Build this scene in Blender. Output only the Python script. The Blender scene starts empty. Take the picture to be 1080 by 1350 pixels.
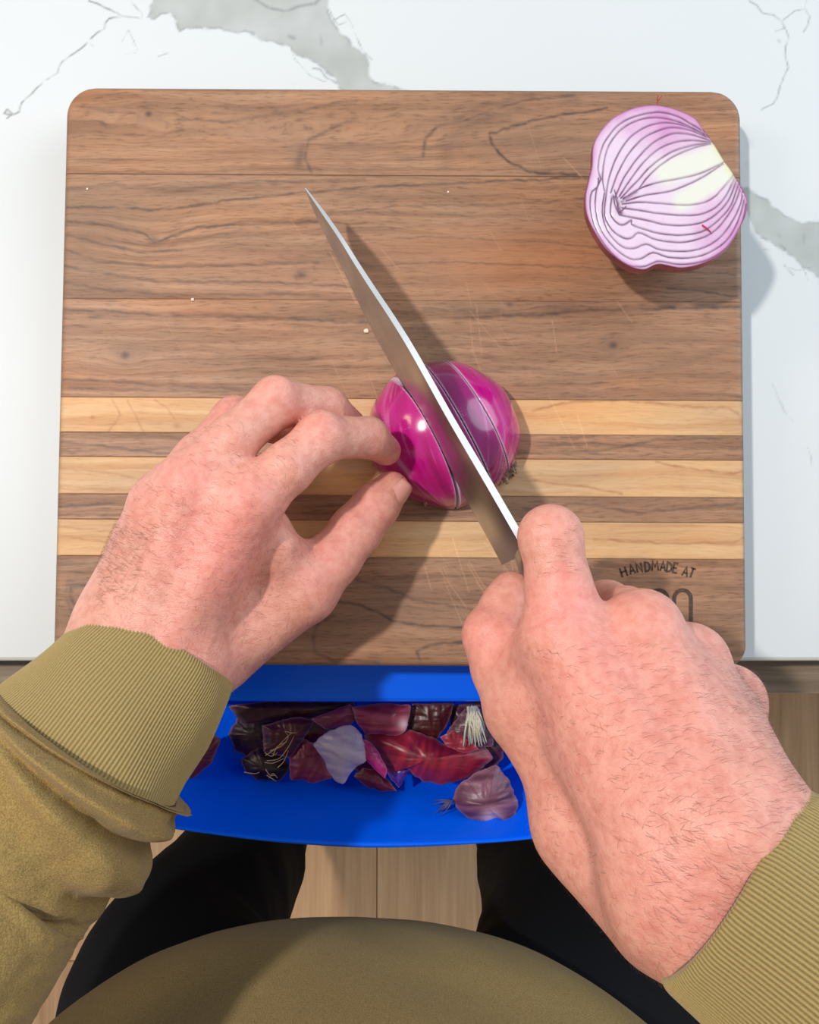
import bpy, bmesh, math, random
import numpy as np
from mathutils import Vector, Matrix
random.seed(4); np.random.seed(4)
sc = bpy.context.scene
C = sc.collection
R = math.radians

# ---------------------------------------------------------------- camera, light, exposure
CT = 0.900            # counter top height
BT = 0.930            # cutting board top height
CAM = np.array([0.0, 0.0, 1.360]); TILT = R(2.4); F = 1080.0
cam_d = bpy.data.cameras.new('camera'); cam = bpy.data.objects.new('camera', cam_d); C.objects.link(cam)
cam.location = CAM; cam.rotation_euler = (TILT, 0, 0)
cam_d.sensor_fit = 'HORIZONTAL'; cam_d.sensor_width = 36; cam_d.lens = 36.0
cam_d.clip_start = 0.01; cam_d.clip_end = 50
sc.camera = cam

w = bpy.data.worlds.new('world'); sc.world = w; w.use_nodes = True
bg = w.node_tree.nodes['Background']; bg.inputs[0].default_value = (0.84, 0.93, 1.0, 1); bg.inputs[1].default_value = 0.44

def area(name, loc, target, size, power, color, shape='DISK'):
    l = bpy.data.lights.new(name, 'AREA'); l.shape = shape; l.size = size; l.energy = power; l.color = color
    o = bpy.data.objects.new(name, l); C.objects.link(o); o.location = loc
    o.rotation_euler = (Vector(target) - Vector(loc)).to_track_quat('-Z', 'Y').to_euler()
    return o
area('ceiling_lamp', (-0.64, 0.25, 2.30), (0.0, 0.0, 0.9), 0.07, 16.0, (1.0, 0.955, 0.90))
area('warm_room_lamp', (-1.5, 0.5, 2.1), (-0.2, 0.1, 0.9), 0.5, 5.5, (1.0, 0.80, 0.54))
area('window_light', (1.7, 0.9, 2.0), (0.1, 0.1, 0.9), 1.9, 29, (0.78, 0.91, 1.0))

sc.view_settings.view_transform = 'Standard'; sc.view_settings.look = 'None'
sc.view_settings.gamma = 1; sc.view_settings.use_curve_mapping = False
sc.view_settings.exposure = 0.0

# ---------------------------------------------------------------- helpers
ct, st = math.cos(TILT), math.sin(TILT)
def W(px, py, z):
    """world point of height z seen at a position of the photograph"""
    u, v = px-540.0, 675.0-py
    d = np.array([u, v*ct + F*st, v*st - F*ct])
    return CAM + d*((z-CAM[2])/d[2])
def P(px, py, h): return W(px, py, BT+h)
def pix(p):
    q = np.asarray(p, float)-CAM
    y = q[..., 1]*ct + q[..., 2]*st; z = -q[..., 1]*st + q[..., 2]*ct
    return np.stack([540+F*q[..., 0]/-z, 675-F*y/-z], -1)

def lin(c):
    c = [x/255.0 for x in c]
    return tuple(x/12.92 if x <= .04045 else ((x+.055)/1.055)**2.4 for x in c)
def L4(c): return (*lin(c), 1)

def link(name, me, mats=(), parent=None, smooth=True):
    o = bpy.data.objects.new(name, me); C.objects.link(o)
    for m in (mats if isinstance(mats, (list, tuple)) else [mats]): me.materials.append(m)
    if parent: o.parent = parent
    if smooth and len(me.polygons): me.polygons.foreach_set('use_smooth', [True]*len(me.polygons))
    return o
def tag(o, label=None, cat=None, group=None, kind=None):
    if label: o['label'] = label
    if cat: o['category'] = cat
    if group: o['group'] = group
    if kind: o['kind'] = kind
    return o
def empty(name, loc=(0, 0, 0)):
    o = bpy.data.objects.new(name, None); C.objects.link(o); o.location = loc; o.empty_display_size = .02
    return o
def reloc(o, loc):
    """put the origin of a mesh object to loc (mesh is in world coords)"""
    o.data.transform(Matrix.Translation(-Vector(loc))); o.location = loc
def under(o, root):
    o.parent = root; o.location = Vector(o.location) - root.location
    return o

def mesh_arr(name, V, Fq):
    """fast mesh from arrays; Fq is (n,4) or (n,3)"""
    me = bpy.data.meshes.new(name); V = np.asarray(V, np.float32); Fq = np.asarray(Fq, np.int32)
    n, k = Fq.shape
    me.vertices.add(len(V)); me.vertices.foreach_set('co', V.ravel())
    me.loops.add(n*k); me.loops.foreach_set('vertex_index', Fq.ravel())
    me.polygons.add(n); me.polygons.foreach_set('loop_start', np.arange(0, n*k, k, dtype=np.int32))
    me.update(calc_edges=True); me.validate()
    return me
def grid_faces(nu, nv, wrap_v=False):
    i, j = np.meshgrid(np.arange(nu-1), np.arange(nv if wrap_v else nv-1), indexing='ij')
    j2 = (j+1) % nv
    return np.stack([i*nv+j, (i+1)*nv+j, (i+1)*nv+j2, i*nv+j2], -1).reshape(-1, 4)
def setcol(me, name, col):
    a = me.color_attributes.new(name, 'FLOAT_COLOR', 'POINT')
    c = np.ones((len(me.vertices), 4), np.float32); c[:, :col.shape[1]] = col
    a.data.foreach_set('color', c.ravel())

def hash2(ix, iy, seed=0):
    n = (ix*374761393 + iy*668265263 + seed*974634777) & 0x7fffffff
    n = ((n ^ (n >> 13))*1274126177) & 0x7fffffff
    return ((n ^ (n >> 16)) & 0xffff)/65535.0
def noise2(x, y, seed=0):
    xi, yi = np.floor(x).astype(np.int64), np.floor(y).astype(np.int64); fx, fy = x-xi, y-yi
    fx = fx*fx*(3-2*fx); fy = fy*fy*(3-2*fy)
    a, b = hash2(xi, yi, seed), hash2(xi+1, yi, seed); c, d = hash2(xi, yi+1, seed), hash2(xi+1, yi+1, seed)
    return (a*(1-fx)+b*fx)*(1-fy)+(c*(1-fx)+d*fx)*fy - .5
def fbm(x, y, seed=0, o=4):
    r = 0; a = 1.0
    for k in range(o): r = r + a*noise2(x*2**k, y*2**k, seed+k); a *= .5
    return r
def seg_dist(X, Y, pts):
    """distance to a polyline, evaluated only near it (big elsewhere)"""
    pts = np.asarray(pts, float); D = np.full(X.shape, 1e9)
    for a, b in zip(pts[:-1], pts[1:]):
        ab = b-a; L = ab@ab+1e-12
        t = np.clip(((X-a[0])*ab[0]+(Y-a[1])*ab[1])/L, 0, 1)
        D = np.minimum(D, np.hypot(X-a[0]-t*ab[0], Y-a[1]-t*ab[1]))
    return D
def inside_poly(X, Y, pts):
    r = np.zeros(X.shape, bool); n = len(pts)
    for i in range(n):
        x1, y1 = pts[i]; x2, y2 = pts[(i+1) % n]
        if y1 == y2: continue
        c = ((y1 > Y) != (y2 > Y)) & (X < (x2-x1)*(Y-y1)/(y2-y1)+x1)
        r ^= c
    return r
def catmull(pts, n, closed=True):
    pts = np.asarray(pts, float); m = len(pts); out = []
    ts = np.linspace(0, m if closed else m-1, n, endpoint=not closed)
    for t in ts:
        i = int(math.floor(t)); f = t-i
        g = (lambda k: pts[k % m]) if closed else (lambda k: pts[min(max(k, 0), m-1)])
        if not closed and i >= m-1: i, f = m-2, 1.0
        p0, p1, p2, p3 = g(i-1), g(i), g(i+1), g(i+2)
        out.append(.5*((2*p1)+(-p0+p2)*f+(2*p0-5*p1+4*p2-p3)*f*f+(-p0+3*p1-3*p2+p3)*f**3))
    return np.array(out)

# ---- materials
class NT:
    def __init__(s, name, rough=.5, color=(.5, .5, .5), **kw):
        s.m = bpy.data.materials.new(name); s.m.use_nodes = True; s.t = s.m.node_tree; s.n = s.t.nodes
        s.b = s.n['Principled BSDF']; s.b.inputs['Roughness'].default_value = rough
        s.b.inputs['Base Color'].default_value = (*color[:3], 1)
        for k, v in kw.items(): s.b.inputs[k.replace('_', ' ')].default_value = v
    def N(s, typ, **kw):
        n = s.n.new(typ)
        for k, v in kw.items():
            if hasattr(n, k) and not k[0].isupper(): setattr(n, k, v)
            else: n.inputs[k.replace('_', ' ')].default_value = v
        return n
    def L(s, a, b): s.t.links.new(a, b)
    def coord(s, scale=(1, 1, 1), kind='Object'):
        tc = s.N('ShaderNodeTexCoord'); mp = s.N('ShaderNodeMapping'); mp.inputs['Scale'].default_value = scale
        s.L(tc.outputs[kind], mp.inputs['Vector']); return mp.outputs['Vector']
    def noise(s, vec, scale, detail=4, rough=.5, dist=0):
        n = s.N('ShaderNodeTexNoise'); n.inputs['Scale'].default_value = scale; n.inputs['Detail'].default_value = detail
        n.inputs['Roughness'].default_value = rough; n.inputs['Distortion'].default_value = dist
        if vec is not None: s.L(vec, n.inputs['Vector'])
        return n.outputs['Fac']
    def ramp(s, fac, stops):
        r = s.N('ShaderNodeValToRGB'); e = r.color_ramp.elements
        while len(e) < len(stops): e.new(.5)
        for i, (p, c) in enumerate(stops): e[i].position = p; e[i].color = (*c[:3], 1)
        s.L(fac, r.inputs['Fac']); return r.outputs['Color']
    def mix(s, fac, a, b, mode='MIX'):
        m = s.N('ShaderNodeMix', data_type='RGBA', blend_type=mode)
        for sock, v in ((m.inputs[0], fac), (m.inputs[6], a), (m.inputs[7], b)):
            if isinstance(v, (int, float)): sock.default_value = v
            elif isinstance(v, tuple): sock.default_value = (*v[:3], 1)
            else: s.L(v, sock)
        return m.outputs[2]
    def math(s, op, a, b=0.0):
        m = s.N('ShaderNodeMath', operation=op)
        for sock, v in ((m.inputs[0], a), (m.inputs[1], b)):
            if isinstance(v, (int, float)): sock.default_value = v
            else: s.L(v, sock)
        return m.outputs[0]
    def attr(s, name):
        a = s.N('ShaderNodeAttribute', attribute_name=name); return a
    def bump(s, h, strength=.3, dist=.001):
        b = s.N('ShaderNodeBump'); b.inputs['Strength'].default_value = strength; b.inputs['Distance'].default_value = dist
        s.L(h, b.inputs['Height']); s.L(b.outputs['Normal'], s.b.inputs['Normal']); return b
    def base(s, c): s.L(c, s.b.inputs['Base Color'])

def mat_wood(name, c0, c1, c2, dark, fine=1.0):
    s = NT(name, .5)
    a = s.attr('grain')           # r: along, g: across phase, b: traced dark lines
    sep = s.N('ShaderNodeSeparateColor'); s.L(a.outputs['Color'], sep.inputs[0])
    cmb = s.N('ShaderNodeCombineXYZ')
    s.L(s.math('MULTIPLY', sep.outputs[0], 9.0), cmb.inputs[0]); s.L(s.math('MULTIPLY', sep.outputs[1], 210.0), cmb.inputs[1])
    n1 = s.noise(cmb.outputs[0], 1.0, 5, .6, .3)
    cm2 = s.N('ShaderNodeCombineXYZ')
    s.L(s.math('MULTIPLY', sep.outputs[0], 120.0), cm2.inputs[0]); s.L(s.math('MULTIPLY', sep.outputs[1], 900.0), cm2.inputs[1])
    n2 = s.noise(cm2.outputs[0], 1.0, 3, .6)
    cm3 = s.N('ShaderNodeCombineXYZ')
    s.L(s.math('MULTIPLY', sep.outputs[0], 9.0), cm3.inputs[0]); s.L(s.math('MULTIPLY', sep.outputs[1], 24.0), cm3.inputs[1])
    n3 = s.noise(cm3.outputs[0], 1.0, 3, .5)
    base = s.ramp(n1, [(.30, c0), (.5, c1), (.72, c2)])
    warm = s.ramp(n3, [(.32, (.86, .86, .92)), (.5, (1, 1, 1)), (.68, (1.16, 1.02, .88))])
    base = s.mix(1.0, base, warm, 'MULTIPLY')
    pores = s.ramp(n2, [(.32, (.52, .48, .47)), (.47, (1, 1, 1)), (.62, (1.12, 1.11, 1.1))])
    base = s.mix(.75*fine, base, pores, 'MULTIPLY')
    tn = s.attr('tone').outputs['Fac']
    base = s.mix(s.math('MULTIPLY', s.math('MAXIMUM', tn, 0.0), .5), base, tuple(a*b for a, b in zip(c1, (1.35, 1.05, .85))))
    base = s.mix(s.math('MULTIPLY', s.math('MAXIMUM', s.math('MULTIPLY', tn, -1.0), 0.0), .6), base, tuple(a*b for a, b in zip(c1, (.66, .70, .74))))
    base = s.mix(sep.outputs[2], base, dark)
    sc_ = s.attr('scratch'); base = s.mix(s.math('MULTIPLY', sc_.outputs['Fac'], .4), base, tuple(min(1, x*1.7) for x in c2))
    ed = s.attr('edge_grey'); base = s.mix(s.math('MULTIPLY', ed.outputs['Fac'], .6), base, lin((104, 92, 84)))
    s.base(base)
    rr = s.ramp(n1, [(.3, (.62,)*3), (.7, (.5,)*3)]); s.L(rr, s.b.inputs['Roughness'])
    s.bump(n2, .12, .0004)
    return s.m

# ---- implicit surfaces
def cap(a, b, r1, r2=None): return (np.array(a, float), np.array(b, float), r1, r1 if r2 is None else r2)
def f_cap(G, c):
    a, b, r1, r2 = c; ab = b-a; L = ab@ab+1e-12
    px, py, pz = G[0]-a[0], G[1]-a[1], G[2]-a[2]
    t = np.clip((px*ab[0]+py*ab[1]+pz*ab[2])/L, 0, 1)
    return np.sqrt((px-t*ab[0])**2+(py-t*ab[1])**2+(pz-t*ab[2])**2) - (r1+(r2-r1)*t)
def smin(a, b, k):
    h = np.maximum(k-np.abs(a-b), 0)/k
    return np.minimum(a, b)-h*h*k*.25
def smax(a, b, k): return -smin(-a, -b, k)
def surface_nets(V, org, step):
    nx, ny, nz = V.shape; ins = V < 0
    cs = sum(ins[i:nx-1+i, j:ny-1+j, k:nz-1+k].astype(np.int8) for i in (0, 1) for j in (0, 1) for k in (0, 1))
    act = (cs > 0) & (cs < 8); idx = -np.ones(act.shape, np.int64); I = np.argwhere(act); idx[act] = np.arange(len(I))
    acc = np.zeros((len(I), 3)); cnt = np.zeros(len(I))
    cor = [(i, j, k) for i in (0, 1) for j in (0, 1) for k in (0, 1)]
    for a in cor:
        for ax in range(3):
            if a[ax]: continue
            b = list(a); b[ax] = 1
            va = V[I[:, 0]+a[0], I[:, 1]+a[1], I[:, 2]+a[2]]; vb = V[I[:, 0]+b[0], I[:, 1]+b[1], I[:, 2]+b[2]]
            m = (va < 0) != (vb < 0); t = np.where(m, va/(va-vb+1e-20), 0)
            p = np.tile(np.array(a, float), (len(I), 1)); p[:, ax] += t
            acc[m] += p[m]; cnt[m] += 1
    Pn = (I+acc/cnt[:, None])*step+org
    faces = []
    for ax in range(3):
        o1, o2 = [x for x in range(3) if x != ax]
        sl0 = [slice(1, -1)]*3; sl0[ax] = slice(0, -1); sl1 = [slice(1, -1)]*3; sl1[ax] = slice(1, None)
        A, B = ins[tuple(sl0)], ins[tuple(sl1)]; m = A != B; E = np.argwhere(m)
        E2 = E.copy(); E2[:, o1] += 1; E2[:, o2] += 1
        d1 = np.zeros(3, int); d1[o1] = 1; d2 = np.zeros(3, int); d2[o2] = 1
        q = [idx[tuple((E2-d1*a-d2*b).T)] for a, b in ((1, 1), (0, 1), (0, 0), (1, 0))]
        q = np.stack(q, -1); fl = A[m]
        if ax == 1: fl = ~fl
        q[~fl] = q[~fl][:, ::-1]; faces.append(q)
    return Pn, np.concatenate(faces)

def tube(name, pts, rad, mat, parent=None, seg=8, ry=None):
    """swept tube with closed ends; pts (n,3), rad scalar or list"""
    pts = np.asarray(pts, float); n = len(pts); rad = np.broadcast_to(rad, (n,))
    V, Fc = tube_arr(pts, rad, seg); me = mesh_arr(name, V, Fc)
    return link(name, me, mat, parent)
def tube_arr(pts, rad, seg=8):
    n = len(pts); T = np.gradient(pts, axis=0); T /= np.linalg.norm(T, axis=1)[:, None]+1e-12
    up = np.array([0, 0, 1.0]); N = np.cross(T, up)
    bad = np.linalg.norm(N, axis=1) < .1; N[bad] = np.cross(T[bad], [1.0, 0, 0]); N /= np.linalg.norm(N, axis=1)[:, None]; B = np.cross(T, N)
    th = np.linspace(0, 2*np.pi, seg, endpoint=False)
    V = pts[:, None]+np.asarray(rad)[:, None, None]*(np.cos(th)[None, :, None]*N[:, None]+np.sin(th)[None, :, None]*B[:, None])
    V = V.reshape(-1, 3); Fc = grid_faces(n, seg, True)
    a = len(V); V = np.vstack([V, pts[0], pts[-1]])
    j = np.arange(seg); c0 = np.stack([np.full(seg, a), j, (j+1) % seg, (j+1) % seg], -1)
    tri0 = np.stack([np.full(seg, a), j, (j+1) % seg, np.full(seg, a)], -1)
    # close ends using quads degenerate-free: pair fans
    e0 = [[a, k, (k+1) % seg, (k+2) % seg] for k in range(0, seg, 2)]
    o = (n-1)*seg; e1 = [[a+1, o+(k+2) % seg, o+(k+1) % seg, o+k] for k in range(0, seg, 2)]
    return V, np.vstack([Fc, e0, e1])

def box_bm(bm, x0, x1, y0, y1, z0, z1, bev=0.0):
    vs = [bm.verts.new((x, y, z)) for z in (z0, z1) for x, y in ((x0, y0), (x1, y0), (x1, y1), (x0, y1))]
    fs = [bm.faces.new([vs[i] for i in f]) for f in ((3, 2, 1, 0), (4, 5, 6, 7), (0, 1, 5, 4), (1, 2, 6, 5), (2, 3, 7, 6), (3, 0, 4, 7))]
    if bev:
        es = list({e for f in fs for e in f.edges})
        bmesh.ops.bevel(bm, geom=es, offset=bev, segments=2, affect='EDGES')
def box(name, x0, x1, y0, y1, z0, z1, mat, parent=None, bev=0.0):
    bm = bmesh.new(); box_bm(bm, x0, x1, y0, y1, z0, z1, bev)
    me = bpy.data.meshes.new(name); bm.to_mesh(me); bm.free()
    return link(name, me, mat, parent, smooth=False)

#@@SETTING
# ================================================================ SETTING
# ---- floor of vinyl planks
s = NT('floor_plank', .5)
oi = s.N('ShaderNodeObjectInfo'); cmb = s.N('ShaderNodeVectorMath', operation='ADD')
s.L(s.coord((45, 2.2, 1)), cmb.inputs[0]); sc2 = s.N('ShaderNodeVectorMath', operation='SCALE'); s.L(oi.outputs['Location'], sc2.inputs[0]); sc2.inputs['Scale'].default_value = 13.7
s.L(sc2.outputs[0], cmb.inputs[1])
n = s.noise(cmb.outputs[0], 1, 6, .65, .5)
col = s.ramp(n, [(.25, lin((184, 140, 102))), (.5, lin((216, 170, 126))), (.75, lin((238, 196, 150)))])
tint = s.ramp(oi.outputs['Random'], [(0, (.86, .84, .82)), (1, (1.12, 1.1, 1.08))])
s.base(s.mix(1.0, col, tint, 'MULTIPLY')); s.bump(n, .1, .001); M_floor = s.m
floor = box('floor', -2.4, 2.4, -2.4, 1.4, -.02, -.006, NT('floor_underlay', .9, (.06, .045, .035)).m); tag(floor, kind='structure')
pw = 0.193; x_seam = W(497, 1150, 0)[0]
plank_mesh = {}
for i in range(-12, 12):
    xa = x_seam+i*pw
    yj = {-3: W(60, 1267, 0)[1], 2: W(1050, 1030, 0)[1]}.get(i, -0.9+((i*0.37) % 1.0)*1.2)
    for k in (-2, -1, 0):
        y0, y1 = yj+k*1.22, yj+(k+1)*1.22
        if 'p' not in plank_mesh:
            bm = bmesh.new(); box_bm(bm, .0006, pw-.0006, .0006, 1.2194, -.006, 0, .0009)
            me = bpy.data.meshes.new('floor_plank'); bm.to_mesh(me); bm.free(); me.materials.append(M_floor); plank_mesh['p'] = me
        o = bpy.data.objects.new('plank', plank_mesh['p']); C.objects.link(o); o.location = (xa, y0, 0); o.parent = floor

# ---- countertop
fy = W(1040, 872, CT)[1]
vis0, vis1 = W(0, 0, CT), W(1080, 1350, CT)
xs = np.unique(np.concatenate([np.linspace(-1.5, -.31, 20), np.arange(-.31, .31, .0009), np.linspace(.31, 1.5, 20)]))
ys = np.unique(np.concatenate([np.linspace(fy+.0025, .12, 150), np.arange(.12, .325, .0007), np.arange(.325, .42, .0016), np.linspace(.42, .6, 10)]))
X, Y = np.meshgrid(xs, ys, indexing='ij'); Q = pix(np.stack([X, Y, np.full_like(X, CT)], -1)); PX, PY = Q[..., 0], Q[..., 1]
wx = 5.5*fbm(PX/17, PY/17, 3, 5); wy = 5.5*fbm(PX/17, PY/17, 33, 5)
QX, QY = PX+wx, PY+wy
patch = [(120, -330), (170, -180), (200, -90), (222, -40), (193, 22), (200, 24), (212, 17), (222, 17), (231, 25), (237, 44), (245, 38), (262, 35), (290, 39), (315, 42), (325, 40), (335, 45), (348, 55), (362, 57),
 (380, 59), (388, 70), (405, 76), (418, 85), (430, 95), (446, 112), (600, 240), (850, 275), (978, 268), (987, 285), (995, 304), (1010, 315), (1025, 328), (1040, 335), (1055, 345),
 (1080, 368), (1150, 410), (1260, 420), (1340, 470), (1340, 380), (1240, 340), (1160, 330), (1080, 293), (1060, 295), (1045, 290), (1025, 275), (1010, 263), (1000, 255), (984, 247), (700, 170), (520, 116), (495, 108), (486, 95), (483, 75), (470, 62), (450, 45), (440, 30), (432, 15), (425, -60), (470, -190), (400, -330)]
ins = inside_poly(QX, QY, patch)
dpatch = seg_dist(QX, QY, patch+[patch[0]])
soft = np.where(ins, np.clip(dpatch/1.5, 0, 1), 0)
g = np.zeros(X.shape)
white = np.array(lin((214, 217, 219))); grey = np.array(lin((168, 171, 168)))
gm = soft*(.80+.35*fbm(PX/40, PY/40, 8, 3)); col = white+(grey-white)*np.clip(gm, 0, 1)[..., None]
dk = np.zeros(X.shape)
brk = np.clip(.75+1.3*fbm(PX/9, PY/9, 71, 2), 0, 1)
def vein(pts, w_, a, warp=.8):
    global dk
    d = seg_dist(PX+wx*warp*.5, PY+wy*warp*.5, pts); dk = np.maximum(dk, a*np.exp(-(d/w_)**2)*brk)
vein(patch+[patch[0]], 1.5, .6, 2.0)
for pts, w_, a in [([(118, 0), (135, 8), (150, 17), (160, 21), (182, 23)], 1.2, .9), ([(173, 0), (178, 8), (187, 17), (186, 23)], 1, .55),
    ([(158, 23), (143, 24), (138, 30), (137, 38), (128, 42), (120, 52), (108, 63), (95, 72), (82, 82), (77, 90), (75, 96), (60, 106), (45, 120), (35, 130), (28, 137), (25, 148), (15, 152), (5, 150), (8, 144), (15, 150), (9, 156)], 1.2, .8),
    ([(170, 40), (161, 56)], .9, .5), ([(170, 40), (176, 52), (182, 66)], .9, .55), ([(163, 70), (180, 69)], .8, .3), ([(118, 55), (123, 60)], 1.2, .4), ([(208, 75), (222, 68)], .9, .5),
    ([(431, 6), (440, 25), (455, 19), (462, 30), (470, 48), (478, 66), (490, 79)], 1.0, .6), ([(440, 25), (446, 32), (456, 30)], .8, .5), ([(385, 70), (390, 80), (400, 90), (410, 100), (430, 108)], .8, .5),
    ([(412, 90), (422, 92), (432, 104), (445, 111)], 1.1, .6), ([(495, 108), (520, 114)], 1.0, .6), ([(335, -2), (352, 8), (375, 15), (395, 8), (415, 5), (420, -2)], 2.0, .5), ([(380, 48), (386, 50)], 3, .45), ([(422, 45), (424, 60)], 1.6, .35),
    ([(988, 0), (998, 8), (1005, 17), (1020, 20), (1030, 27), (1034, 36), (1040, 50), (1036, 60), (1035, 73), (1040, 88), (1034, 100), (1028, 115), (1025, 128), (1018, 137), (1004, 145)], 1.1, .6),
    ([(1032, 26), (1048, 15), (1062, 12), (1068, 22), (1066, 34), (1060, 42)], 1.0, .6), ([(1062, 12), (1063, 0)], .9, .45), ([(1033, 36), (1022, 40)], 1.1, .6), ([(1026, 53), (1028, 55)], 2, .6),
    ([(1027, 322), (1035, 328), (1032, 342), (1038, 355), (1046, 363)], 1, .55), ([(1055, 345), (1062, 358), (1064, 370)], .9, .5), ([(1030, 350), (1050, 356), (1072, 352)], .9, .5), ([(1008, 328), (1016, 330)], 1.0, .4), ([(1027, 308), (1029, 312)], 2.2, .35), ([(1060, 308), (1060, 324)], 1.4, .35),
    ([(1018, 505), (1024, 520), (1034, 540), (1046, 556)], .9, .35), ([(1065, 590), (1069, 600), (1070, 614)], .9, .4), ([(982, 172), (989, 190)], 5, .12), ([(984, 215), (990, 222)], 3, .15)]: vein(pts, w_, a)
dk = np.maximum(dk, .28*np.clip(fbm(PX/30, PY/30, 90, 5)-.82, 0, 1)*6)
col = col*(1-dk[..., None])+np.array(lin((112, 115, 116)))*dk[..., None]
V = np.stack([X, Y, np.full_like(X, CT)], -1).reshape(-1, 3)
me = mesh_arr('countertop', V, grid_faces(len(xs), len(ys)))
setcol(me, 'stone', col.reshape(-1, 3))
s = NT('quartz', .5); a = s.attr('stone'); s.base(a.outputs['Color']); M_quartz = s.m
cnt = empty('countertop', (0, .3, CT-.03)); tag(cnt, 'white quartz countertop with grey marbled veins under the cutting board', 'countertop')
under(link('slab_top', me, M_quartz), cnt)
s = NT('quartz_edge', .4, lin((212, 211, 204))); M_qe = s.m
# front edge: rounded nose profile swept along x, and the slab underside
prof = [(fy+.0025, CT), (fy+.0012, CT-.0004), (fy+.0003, CT-.0013), (fy, CT-.0028), (fy, CT-.0275), (fy+.001, CT-.029), (fy+.0025, CT-.030), (.6, CT-.030), (.6, CT)]
V = np.array([(x, y, z) for x in (-1.5, 1.5) for y, z in prof]); Fq = grid_faces(2, len(prof))
under(link('slab_edge', mesh_arr('slab_edge', V, Fq), M_qe, smooth=False), cnt)

# ---- cabinet with a pulled-out wooden front
s = NT('dark_oak', .5); n = s.noise(s.coord((3, 60, 60)), 3, 5, .6, .4)
s.base(s.ramp(n, [(.3, lin((104, 86, 70))), (.55, lin((136, 116, 96))), (.8, lin((166, 146, 122)))])); s.bump(n, .15, .0006); M_oak = s.m
cab = empty('base_cabinet', (0, .2, 0)); tag(cab, 'brown wood base cabinet with drawer front ajar below the white countertop', 'cabinet')
dy0 = W(1040, 914, .862)[1]
b_ = box('carcass', -1.5, 1.5, -.040, .58, .09, .868, M_oak); under(b_, cab)
b_ = box('drawer_front', -1.5, 1.5, dy0, fy-.0005+.0, .60, .862, M_oak, bev=.0012); under(b_, cab)
for x in (-.9, .9):
    b_ = box('drawer_side', x-.008, x+.008, fy-.003, .2, .66, .82, M_oak); under(b_, cab)
b_ = box('plinth', -1.5, 1.5, .02, .56, 0, .09, M_oak); under(b_, cab)

#@@BOARD
# ================================================================ CUTTING BOARD
WC = dict(c0=lin((128, 91, 66)), c1=lin((156, 115, 86)), c2=lin((176, 134, 103)), dark=lin((86, 64, 54)))
MC = dict(c0=lin((194, 144, 98)), c1=lin((209, 165, 117)), c2=lin((218, 179, 134)), dark=lin((164, 108, 68)), fine=.35)
M_walnut = mat_wood('walnut', **WC); M_maple = mat_wood('maple', **MC)
TL, TR = W(85, 200, BT), W(979, 200, BT)
tl, tr, bl, br = W(83.5, 200, BT), W(978.5, 205, BT), W(70.5, 800, BT), W(986.5, 800, BT)
bx0, bx1 = (tl[0]+bl[0])/2, (tr[0]+br[0])/2
bcx, bw = (bx0+bx1)/2, (bx1-bx0)
by1, by0 = (W(120, 112, BT)[1]+W(950, 118, BT)[1])/2, W(500, 879, BT)[1]
bcy, bh = (by0+by1)/2, by1-by0
ROT = R(-.35)
board = empty('cutting_board', (bcx, bcy, CT)); board.rotation_euler = (0, 0, ROT)
tag(board, 'striped walnut and maple cutting board on the white countertop', 'cutting board')
cr_, sr_ = math.cos(ROT), math.sin(ROT)
def b2w(x, y, z): return np.stack([bcx+x*cr_-y*sr_, bcy+x*sr_+y*cr_, z], -1)
def p2b(px, py):
    p = W(px, py, BT); dx, dy = p[0]-bcx, p[1]-bcy
    return np.array([dx*cr_+dy*sr_, -dx*sr_+dy*cr_])
BTH = BT-CT
seam_px = [113, 231.5, 396, 526, 572, 604.5, 653.5, 687, 735, 880]
seams = [bh/2]+[p2b(530, y)[1] for y in seam_px[1:-1]]+[-bh/2]
kinds = ['w', 'w', 'w', 'm', 'w', 'm', 'w', 'm', 'w']
CR = [(.016, .016), (.012, .012)]          # corner radii top, bottom
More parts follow.
